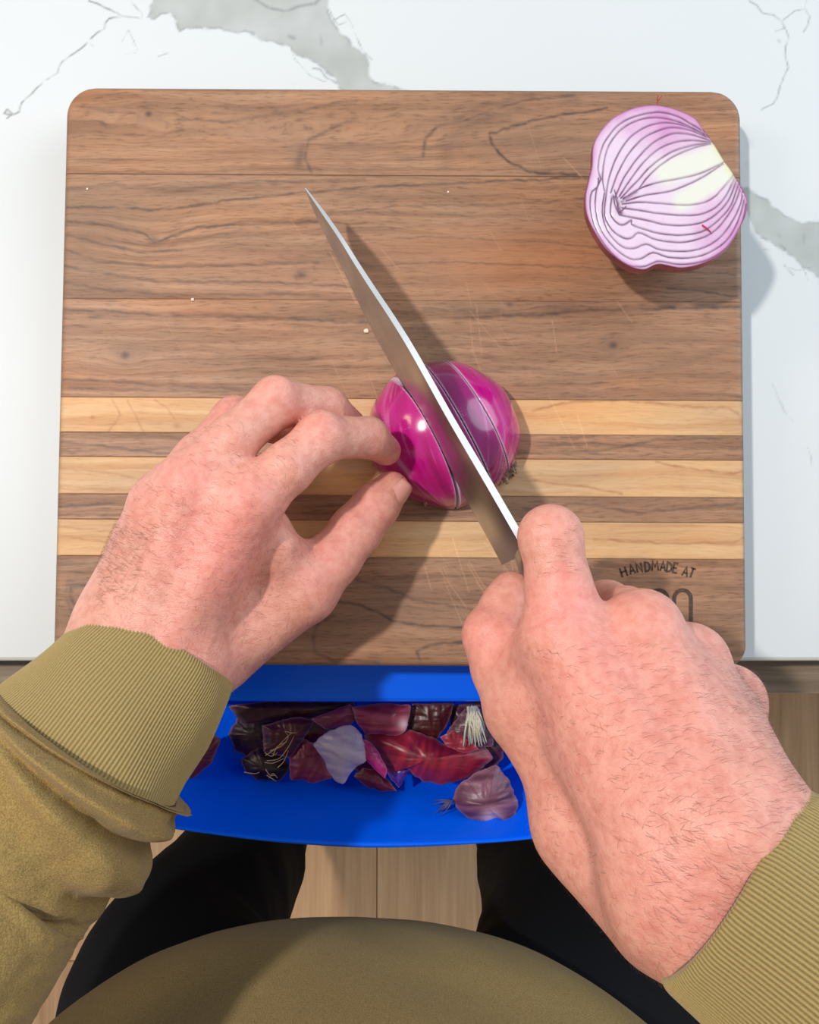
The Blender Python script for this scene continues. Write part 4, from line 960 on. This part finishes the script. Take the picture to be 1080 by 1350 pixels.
palmR = [cap(Rw+np.array([.004, .016, -.002]), r_mcp['m'], .0185, .0134), cap(Rw+np.array([-.010, .010, -.002]), r_mcp['i'], .0185, .0140), cap(Rw+np.array([.010, .016, -.004]), r_mcp['r'], .0170, .0128), cap(Rw+np.array([.009, .018, -.008]), r_mcp['p'], .0155, .0122),
         cap(Rw+np.array([-.014, .012, -.012]), P(720, 900, .104), .019, .014), cap(P(880, 1080, .115), P(860, 900, .096), .018, .014), cap(P(930, 1090, .125), P(940, 960, .090), .017, .013),
         cap(Rw+np.array([.010, .010, -.002]), Re+np.array([.012, .008, 0]), .0190, .030), cap(Rw+np.array([-.013, -.009, -.004]), Re+np.array([-.012, -.008, 0]), .0190, .030)]
tz = np.array([0, 0, .0068])
exR = [(cap(P(770, 1090, .118), P(872, 1208, .148), .0195, .0180), .012), (cap(Rw+np.array([-.006, .02, .016]), r_mcp['i']+tz, .004, .0046), .010), (cap(Rw+np.array([.0, .022, .017]), r_mcp['m']+tz, .004, .0052), .010), (cap(Rw+np.array([.005, .022, .016]), r_mcp['r']+tz, .004, .0050), .009),
       (cap(r_mcp['m']+np.array([0, .001, .004]), r_mcp['m']+np.array([0, .001, .004]), .0105), .006), (cap(r_mcp['r']+np.array([0, .001, .003]), r_mcp['r']+np.array([0, .001, .003]), .0105), .006), (cap(r_mcp['p']+np.array([0, .001, .003]), r_mcp['p']+np.array([0, .001, .003]), .0098), .006),
       (cap(P(700, 930, .104), P(720, 860, .112), .011, .011), .012)]
fingersR = [dict(caps=Ri, k=.010), dict(caps=Rm, k=.008), dict(caps=Rr, k=.008), dict(caps=Rp, k=.008), dict(caps=Rt, k=.012, bumps=[cap(P(646, 836, .090), P(650, 846, .090), .010)])]
allp = np.array([c[0] for f in fingersR for c in f['caps']]+[c[1] for f in fingersR for c in f['caps']]+[c[0] for c in palmR])
lo = allp.min(0)-.028; hi = allp.max(0)+.028; hi[0] += .03; lo[1] -= .035
VR, FR = eval_hand(ST, lo, hi, fingersR, palmR, .016, exR)

def smooth(V, Fq, it=2):
    n_ = len(V); a = np.concatenate([Fq[:, 0], Fq[:, 1], Fq[:, 2], Fq[:, 3]]); b = np.concatenate([Fq[:, 1], Fq[:, 2], Fq[:, 3], Fq[:, 0]])
    for _ in range(it):
        acc = np.zeros_like(V); cnt_ = np.zeros(n_)
        for k in range(3): acc[:, k] = np.bincount(a, V[b, k], n_)+np.bincount(b, V[a, k], n_)
        cnt_ = np.bincount(a, minlength=n_)+np.bincount(b, minlength=n_); V = V*.45+.55*acc/np.maximum(cnt_, 1)[:, None]
    return V
VL, VR = smooth(VL, FL), smooth(VR, FR)
Vh = np.vstack([VL, VR]); Fh = np.vstack([FL, FR+len(VL)])
# redness of knuckles and finger ends, small relief
red = np.zeros(len(Vh))
def blush(p, r, a):
    global red
    red = np.maximum(red, a*np.exp(-(((Vh-np.array(p))**2).sum(1)/r**2)))
for k, p in l_mcp.items(): blush(p+np.array([0, 0, .01]), .014, .55)
for p in ((420, 560, .085), (364, 518, .085), (490, 585, .06), (305, 545, .07)): blush(P(*p), .011, .4)
blush(P(290, 720, .095), .024, .7); blush(P(430, 745, .06), .02, .35); blush(P(515, 600, .05), .010, .45); blush(P(490, 670, .05), .014, .35); blush(P(225, 850, .10), .018, .35)
for k, p in r_mcp.items(): blush(p+np.array([0, 0, .01]), .014, .55)
blush(P(745, 800, .137), .016, .75); blush(P(726, 690, .133), .010, .35); blush(P(780, 880, .138), .024, .55); blush(P(640, 840, .1), .014, .5); blush(P(860, 960, .14), .05, .4); blush(P(930, 1060, .16), .05, .3); blush(P(920, 1190, .19), .024, .35)
red = np.clip(red+.16*fbm(Vh[:, 0]*70, (Vh[:, 1]+Vh[:, 2])*70, 3, 4), 0, 1)
me = mesh_arr('body', Vh, Fh)
at = me.attributes.new('redness', 'FLOAT', 'POINT'); at.data.foreach_set('value', red.astype(np.float32))
s = NT('skin', .46)
n = s.noise(s.coord(), 60, 5, .6); n2 = s.noise(s.coord((1, 1, 1)), 900, 3, .6); n4 = s.noise(s.coord(), 260, 4, .6)
base = s.ramp(n, [(.3, lin((202, 136, 116))), (.55, lin((218, 153, 134))), (.75, lin((229, 169, 150)))])
base = s.mix(s.math('MULTIPLY', s.attr('redness').outputs['Fac'], .8), base, lin((236, 122, 120)))
base = s.mix(.25, base, s.ramp(n4, [(.35, lin((204, 128, 116))), (.6, lin((246, 190, 174)))]))
s.base(base); s.b.inputs['Subsurface Weight'].default_value = .22; s.b.inputs['Subsurface Radius'].default_value = (1, .35, .2); s.b.inputs['Subsurface Scale'].default_value = .005
vr = s.N('ShaderNodeTexVoronoi', feature='DISTANCE_TO_EDGE'); vr.inputs['Scale'].default_value = 700; s.L(s.coord((1, 1.6, 1)), vr.inputs['Vector'])
hh = s.math('ADD', s.math('MULTIPLY', vr.outputs['Distance'], .7), s.math('ADD', n2, s.math('MULTIPLY', n4, 1.5))); s.bump(hh, .30, .0007); M_skin = s.m
def join_arms(me):
    """cut both forearms near the elbow and join them by upper arms and shoulders, one closed surface"""
    bm = bmesh.new(); bm.from_mesh(me); loops = []
    for wr, el, sg_ in ((Lw, Lf, -1), (Rw, Re, 1)):
        co = wr+(el-wr)/np.linalg.norm(el-wr)*.048; no = (el-wr)/np.linalg.norm(el-wr); cx_ = (Lw[0]+Rw[0])/2
        vs = [v for v in bm.verts if (v.co.x-cx_)*sg_ > 0]; sv = set(vs)
        ed_ = [e for e in bm.edges if e.verts[0] in sv]; fs = [f for f in bm.faces if f.verts[0] in sv]
        r_ = bmesh.ops.bisect_plane(bm, geom=vs+ed_+fs, plane_co=co, plane_no=no, clear_outer=True)
        loops.append([e for e in r_['geom_cut'] if isinstance(e, bmesh.types.BMEdge)])
    ul, ur = (Lf-Lw)/np.linalg.norm(Lf-Lw), (Re-Rw)/np.linalg.norm(Re-Rw); jl, jr = Lw+ul*.048, Rw+ur*.048
    path = catmull([jl+ul*.004, Le, np.array([-.235, -.38, 1.18]), np.array([-.16, -.425, 1.31]), np.array([-.02, -.43, 1.27]), np.array([.13, -.425, 1.31]), np.array([.24, -.38, 1.2]), Re, jr+ur*.004], 70, closed=False)
    rad_ = np.interp(np.linspace(0, 1, 70), [0, .1, .3, .5, .7, .9, 1], [.024, .034, .045, .065, .045, .034, .024])
    V_, F_ = tube_arr(path, rad_, 48); F_ = F_[:69*48]; vs = [bm.verts.new(v) for v in V_[:70*48]]
    for f in F_: bm.faces.new([vs[k] for k in f])
    for lp, o_ in ((loops[0], 0), (loops[1], 69*48)):
        ring = [bm.edges.get((vs[o_+k], vs[o_+(k+1) % 48])) for k in range(48)]
        bmesh.ops.bridge_loops(bm, edges=lp+ring)
    # drop anything that is not on the main surface
    seen = set(); st_ = [vs[0]]; seen.add(vs[0])
    while st_:
        v = st_.pop()
        for e in v.link_edges:
            q = e.other_vert(v)
            if q not in seen: seen.add(q); st_.append(q)
    bmesh.ops.delete(bm, geom=[v for v in bm.verts if v not in seen], context='VERTS')
    bmesh.ops.recalc_face_normals(bm, faces=bm.faces); bm.to_mesh(me); bm.free()
join_arms(me)
person = empty('person', (-.03, -.36, 0)); tag(person, 'person in olive sweatshirt and black trousers slicing a red onion, seen from above', 'person')
body = link('body', me, M_skin); under(body, person); tag(body, 'bare hands with reddish skin')

# thumb nails (flattened oval plates)
def nail(c, d, nrm, L_, Wd, name='thumbnail'):
    c, d, nrm = map(lambda v: np.array(v, float), (c, d, nrm)); d /= np.linalg.norm(d); nrm = nrm-d*(nrm@d); nrm /= np.linalg.norm(nrm); sd = np.cross(d, nrm)
    V = []; nu, nv = 12, 9
    for i in range(nu):
        for j in range(nv):
            u = i/(nu-1)*2-1; v = j/(nv-1)*2-1; ww = Wd*(1-.35*max(-u, 0)**3-.25*max(u, 0)**2)
            V.append(c+d*L_*u+sd*ww*v*.92-nrm*(.0032*v*v+.0008*u*u))
    V = np.array(V); n_ = len(V); Fq = grid_faces(nu, nv); V2 = V-nrm*.0006
    bd = [j for j in range(nv)]+[i*nv+nv-1 for i in range(1, nu)]+[(nu-1)*nv+j for j in range(nv-2, -1, -1)]+[i*nv for i in range(nu-2, 0, -1)]
    sd_ = [[bd[k], bd[(k+1) % len(bd)], bd[(k+1) % len(bd)]+n_, bd[k]+n_] for k in range(len(bd))]
    me = mesh_arr(name, np.vstack([V, V2]), np.vstack([Fq, Fq[:, ::-1]+n_, sd_]))
    bm = bmesh.new(); bm.from_mesh(me); bmesh.ops.recalc_face_normals(bm, faces=bm.faces); bm.to_mesh(me); bm.free()
    return link(name, me, M_nail)
M_nail = NT('nail', .28, lin((222, 156, 142))).m
cL = (Lt3+P(495, 668, .041))/2+(Lt3-P(495, 668, .041))*.35; dL = Lt3-P(495, 668, .041)
nl = np.array([.75, -.35, .75]); nl = nl-dL*(nl@dL)/(dL@dL); nl /= np.linalg.norm(nl)
o = nail(cL+nl*.0101, dL, nl, .0076, .0066); under(o, person)

# ---- hair on the backs of the hands and wrists
me_n = np.zeros((len(Vh), 3)); 
a, b, c, d = (Vh[Fh[:, k]] for k in range(4)); fn = np.cross(c-a, d-b); fn /= np.linalg.norm(fn, axis=1)[:, None]+1e-12
fcn = (a+b+c+d)/4
rs = np.random.RandomState(5)
pxy = pix(fcn)
def region(lo_, hi_): return (pxy[:, 0] > lo_[0]) & (pxy[:, 0] < hi_[0]) & (pxy[:, 1] > lo_[1]) & (pxy[:, 1] < hi_[1])
isL = np.arange(len(fcn)) < len(FL)
sgn = 1 if (fn[:, 2]*(fcn[:, 2] > BT+.09)).sum() > 0 else -1
fn = fn*sgn
dens = np.zeros(len(fcn))
dens[isL & (fn[:, 2] > -.1) & (fcn[:, 2] > BT+.05) & region((130, 640), (420, 930))] = .25
dens[isL & (fn[:, 0] < -.3) & region((130, 690), (230, 800))] = 1.2
dens[isL & (fn[:, 2] > .2) & region((255, 560), (400, 700))] = .2
dens[~isL & (fn[:, 2] > -.2) & (fcn[:, 2] > BT+.09) & region((690, 850), (1080, 1300))] = .22
dens[~isL & (fn[:, 0] > .4) & region((960, 880), (1090, 1120))] = .9
dens[~isL & (fn[:, 2] > .4) & region((700, 690), (760, 760))] = .3
dens[~isL & (fn[:, 2] > 0) & region((850, 1050), (1080, 1300))] = .45
ii = np.nonzero(rs.rand(len(fcn)) < dens*.42)[0]
HV, HF = [], []
for q, i in enumerate(ii):
    p = fcn[i]; nn = fn[i]
    dr = np.array([-.75, .35, 0]) if isL[i] else np.array([.9, -.15, 0])
    if isL[i] and rs.rand() < .3: dr = np.array([-.3, -.8, 0])
    dr = dr+rs.randn(3)*.28; dr = dr-nn*(dr@nn); dr /= np.linalg.norm(dr)+1e-9
    L_ = rs.uniform(.002, .0052); w_ = .000035; sd = np.cross(nn, dr)*w_
    p0, p1, p2 = p-nn*.0002, p+dr*L_*.5+nn*.0011, p+dr*L_+nn*.0008
    k = len(HV); up = nn*w_
    w_*=1; HV += [p0-sd, p0+sd, p1-sd, p1+sd, p2-sd*.3, p2+sd*.3]
    HF += [[k, k+1, k+3, k+2], [k+2, k+3, k+5, k+4]]
me = mesh_arr('arm_hair', np.array(HV), np.array(HF)); o = link('arm_hair', me, NT('hair', .6, lin((122, 76, 58))).m); under(o, person); tag(o, 'fine brown hairs on hands and wrists', kind='stuff')

# ---- sweatshirt: sleeves, cuffs, torso
s = NT('olive_fleece', .95); s.b.inputs['Sheen Weight'].default_value = .08; s.b.inputs['Sheen Roughness'].default_value = .6
n = s.noise(s.coord(), 14, 4, .6); n2 = s.noise(s.coord((1, 1, 1)), 1500, 2, .7); n3 = s.noise(s.coord((1400, 500, 900)), 1, 2)
base = s.ramp(n, [(.3, lin((138, 110, 58))), (.7, lin((152, 124, 70)))]); base = s.mix(.55, base, s.ramp(n2, [(.35, lin((116, 92, 46))), (.65, lin((176, 148, 90)))]))
s.base(base); s.bump(s.math('ADD', n2, n3), .5, .0006); M_fleece = s.m
s = NT('olive_rib', .9); s.b.inputs['Sheen Weight'].default_value = .2
n2 = s.noise(s.coord(), 1200, 2, .7); ra = s.attr('rib'); base = s.ramp(ra.outputs['Fac'], [(0, lin((112, 91, 49))), (.5, lin((158, 134, 81))), (1, lin((174, 150, 97)))])
s.base(s.mix(.25, base, s.ramp(n2, [(.3, lin((104, 88, 48))), (.7, lin((160, 142, 90)))]))); s.bump(n2, .3, .0004); M_rib = s.m

def sleeve_mesh(path, ra_, rb_, side, folds, seg=160, n_=200, seedn=0, rib=None, thick=.0022, swap=None):
    """tube round a path with elliptical section: ra_ along 'side', rb_ across; folds displace outward"""
    path = catmull(path, n_, closed=False); T = np.gradient(path, axis=0); T /= np.linalg.norm(T, axis=1)[:, None]
    S_ = np.tile(np.array(side, float), (n_, 1)); S_ = S_-T*(S_*T).sum(1)[:, None]; S_ /= np.linalg.norm(S_, axis=1)[:, None]; U_ = np.cross(S_, T)
    U_ = np.where((U_[:, 2:3] < 0), -U_, U_)
    t = np.linspace(0, 1, n_); A = np.interp(t, *ra_); B = np.interp(t, *rb_); th = np.linspace(0, 2*np.pi, seg, endpoint=False)
    L_ = np.linalg.norm(np.diff(path, axis=0), axis=1).sum(); s_ = t[:, None]*L_; TH = th[None]
    d = folds(s_, TH) if folds else 0*s_*TH
    Aa, Bb = A[:, None]+d, B[:, None]+d
    if rib is not None: Aa = Aa+rib[1]*np.cos(TH*rib[0]); Bb = Bb+rib[1]*np.cos(TH*rib[0])
    Vv = path[:, None]+(Aa*np.cos(TH))[..., None]*S_[:, None]+(Bb*np.sin(TH))[..., None]*U_[:, None]
    return Vv, (A, B)
def shell(name, Vv, mat, parent, thick=.002, ribs=None, close_end=False):
    n_, seg = Vv.shape[:2]; c = Vv.mean(1, keepdims=True); inn = Vv-(Vv-c)/np.linalg.norm(Vv-c, axis=2)[..., None]*thick
    m_ = min(n_, 40)
    rows = np.concatenate([inn[:m_][::-1], Vv]); Vx = rows.reshape(-1, 3); Fq = grid_faces(len(rows), seg, True)
    me = mesh_arr(name, Vx, Fq); bm = bmesh.new(); bm.from_mesh(me)
    bmesh.ops.recalc_face_normals(bm, faces=bm.faces); bm.to_mesh(me); bm.free()
    if ribs: 
        r = np.tile(.5+.5*np.cos(np.linspace(0, 2*np.pi, seg, endpoint=False)*ribs), len(rows)); a_ = me.attributes.new('rib', 'FLOAT', 'POINT'); a_.data.foreach_set('value', r.astype(np.float32))
    return link(name, me, mat)
def ridge(s_, TH, s0, th0, tilt_, w_, amp, arc=1.4, ax=0.0):
    c = s0+tilt_*np.cos(TH-ax); g_ = np.exp(-((s_-c)/w_)**2)
    dth = np.abs((TH-th0+np.pi) % (2*np.pi)-np.pi); return amp*g_*np.exp(-(dth/arc)**4)
# left cuff: edge from (150,790) to (302,895)
sideL = P(305, 900, .07)-P(146, 788, .07)
cL0 = P(226, 842, .070)
cL1 = P(116, 990, .082); cL2 = P(-6, 1120, .090)
ddL = cL1-cL0
Vc, _ = sleeve_mesh([cL0, (cL0+cL1)/2, cL1], ([0, .1, .5, 1], [.0335, .0345, .0395, .0440]), ([0, .1, .5, 1], [.0270, .0278, .032, .036]), sideL,
    lambda s_, TH: .0012*np.exp(-((s_-.0)/.003)**2)*-1+.0015*np.sin(TH*3+s_*90)*np.clip(s_/.03, 0, 1)+.0012*fbm(TH*2+s_*20, s_*40, 2, 2), seg=960, n_=50, rib=(160, .00022))
cuffL = shell('cuff', Vc, M_rib, person, .003, ribs=160); under(cuffL, person)
def foldsL(s_, TH):
    d = .004*np.exp(-((s_-.006)/.007)**2)*.5
    d = d+ridge(s_, TH, .006, 0, .0, .0055, .0030, 9)
    d = d-ridge(s_, TH, .0135, 0, .0, .0022, .0014, 9)
    d = d+ridge(s_, TH, .032, 1.1, .012, .008, .0070, 1.3)+ridge(s_, TH, .056, 1.3, .020, .012, .0060, .9)
    d = d-ridge(s_, TH, .046, .5, .016, .006, .0060, 1.2)-ridge(s_, TH, .082, .4, .02, .010, .0060, 1.0)
    d = d+ridge(s_, TH, .105, .9, -.02, .022, .006, 1.5)+.004*fbm(TH*1.5+3, s_*22, 6, 3)+.0012*fbm(TH*5, s_*70, 16, 3)
    return d*np.clip((s_+.002)/.006, 0, 1)
Le3 = Le+np.array([-.02, -.035, .02])
Lsh = np.array([-.20, -.42, 1.36])
Vs_, _ = sleeve_mesh([cL1-ddL*.03, cL1+ddL*.35, cL2, (cL2+Le)/2+np.array([0, 0, .004]), Le, Le3, (Le3+Lsh)/2+np.array([-.04, -.02, 0]), Lsh], ([0, .04, .12, .30, .55, .8, 1], [.0445, .0460, .0440, .050, .060, .075, .080]), ([0, .04, .12, .3, .55, .8, 1], [.037, .042, .044, .048, .056, .07, .08]), sideL, foldsL, seg=220, n_=330)
slL = shell('sleeve', Vs_, M_fleece, person, .003)
# right cuff: edge from (853,1290) to (1072,1050)
sideR = P(1075, 1048, .165)-P(850, 1292, .17)
cR0 = P(950, 1156, .168); arm = (Re-Rw)/np.linalg.norm(Re-Rw)
cR1 = cR0+arm*.060
Vc, _ = sleeve_mesh([cR0, (cR0+cR1)/2, cR1], ([0, .1, .5, 1], [.0368, .0376, .039, .0405]), ([0, .1, .5, 1], [.0285, .0292, .031, .034]), sideR,
    lambda s_, TH: -.0012*np.exp(-((s_)/.003)**2)+.0014*np.sin(TH*2+s_*70)*np.clip(s_/.03, 0, 1), seg=960, n_=50, rib=(160, .00022))
cuffR = shell('cuff', Vc, M_rib, person, .003, ribs=160); under(cuffR, person)
Rsh = np.array([.17, -.42, 1.36]); Re3 = Re+np.array([.02, -.03, .03])
def foldsR(s_, TH): return ridge(s_, TH, .006, 0, .0, .0055, .0030, 9)+ridge(s_, TH, .05, 1.5, .01, .012, .007, 1.4)+.004*fbm(TH*1.5+9, s_*22, 26, 3)
Vs2, _ = sleeve_mesh([cR1-arm*.002, cR1+arm*.04, (cR1+Re)/2+arm*.02, Re, Re3, (Re3+Rsh)/2+np.array([.03, -.02, 0]), Rsh], ([0, .05, .2, .6, 1], [.0415, .047, .052, .066, .080]), ([0, .05, .2, .6, 1], [.035, .040, .046, .06, .08]), sideR, foldsR, seg=200, n_=240)
slR = shell('sleeve', Vs2, M_fleece, person, .003)

# torso: ellipse stack
def stack(rows, seg=180, n_=120, disp=None):
    rows = np.array(rows, float); z = np.linspace(rows[0, 0], rows[-1, 0], n_); o_ = np.argsort(rows[:, 0]); rr = rows[o_]
    def sm(k):
        v = np.interp(z, rr[:, 0], rr[:, k]); w5 = np.ones(7)/7; return np.convolve(np.pad(v, 3, 'edge'), w5, 'valid')
    cx_, cy_, rx_, ry_ = (sm(k) for k in (1, 2, 3, 4)); th = np.linspace(0, 2*np.pi, seg, endpoint=False)
    d = disp(z[:, None], th[None]) if disp is not None else 0
    X_ = cx_[:, None]+(rx_[:, None]+d)*np.cos(th)[None]; Y_ = cy_[:, None]+(ry_[:, None]+d)*np.sin(th)[None]
    return np.stack([X_, Y_, np.repeat(z[:, None], seg, 1)], -1)
tz_rows = [(.775, -.040, -.405, .215, .142), (.79, -.040, -.405, .222, .155), (.82, -.040, -.405, .238, .167), (.86, -.040, -.405, .248, .174), (.92, -.038, -.407, .235, .165), (1.05, -.035, -.41, .205, .145), (1.2, -.02, -.415, .205, .145), (1.32, -.018, -.425, .20, .13), (1.40, -.015, -.43, .12, .085), (1.42, -.015, -.43, .075, .07)]
Vt = stack(tz_rows, disp=lambda z, th: .003*fbm(th*2+z*6, z*14, 31, 3)+.0025*np.sin(th*5+z*20)*np.exp(-((z-.9)/.08)**2))
torso = shell('torso', Vt, M_fleece, person, .003)
# one mesh for the sweatshirt
bm = bmesh.new()
for o in (torso, slL, slR): bm.from_mesh(o.data)
me = bpy.data.meshes.new('sweatshirt'); bm.to_mesh(me); bm.free()
for o in (torso, slL, slR): bpy.data.objects.remove(o)
o = link('sweatshirt', me, M_fleece); under(o, person); tag(o, 'olive green fleece sweatshirt')

# trousers
s = NT('black_cloth', .85); n = s.noise(s.coord(), 900, 2); s.base(s.ramp(n, [(.3, lin((4, 5, 8))), (.7, lin((10, 13, 21)))])); s.bump(n, .3, .0005); s.b.inputs['Specular IOR Level'].default_value = .25; M_black = s.m
legs = []
fold = lambda z, th: .005*fbm(th*1.5+z*9, z*11, 41, 3)+.004*np.exp(-((z-.47)/.02)**2)*np.cos(th*2)
Lg = stack([(.0, -.19, -.30, .056, .072), (.25, -.182, -.31, .055, .076), (.41, -.174, -.335, .056, .078), (.50, -.174, -.340, .060, .082), (.57, -.178, -.342, .066, .086), (.66, -.184, -.345, .074, .090), (.72, -.180, -.36, .090, .100), (.80, -.125, -.38, .115, .115), (.88, -.10, -.39, .115, .115)], seg=90, n_=110, disp=fold)
Rg = stack([(.0, .15, -.30, .062, .075), (.25, .15, -.31, .066, .080), (.44, .150, -.335, .076, .084), (.60, .148, -.345, .080, .090), (.72, .130, -.36, .095, .100), (.80, .09, -.38, .125, .115), (.88, .05, -.39, .120, .115)], seg=90, n_=110, disp=fold)
bm = bmesh.new()
for Vg in (Lg, Rg):
    o = shell('leg', Vg, M_black, person, .003); bm.from_mesh(o.data); bpy.data.objects.remove(o)
me = bpy.data.meshes.new('trousers'); bm.to_mesh(me); bm.free(); o = link('trousers', me, M_black); under(o, person); tag(o, 'black loose trousers')
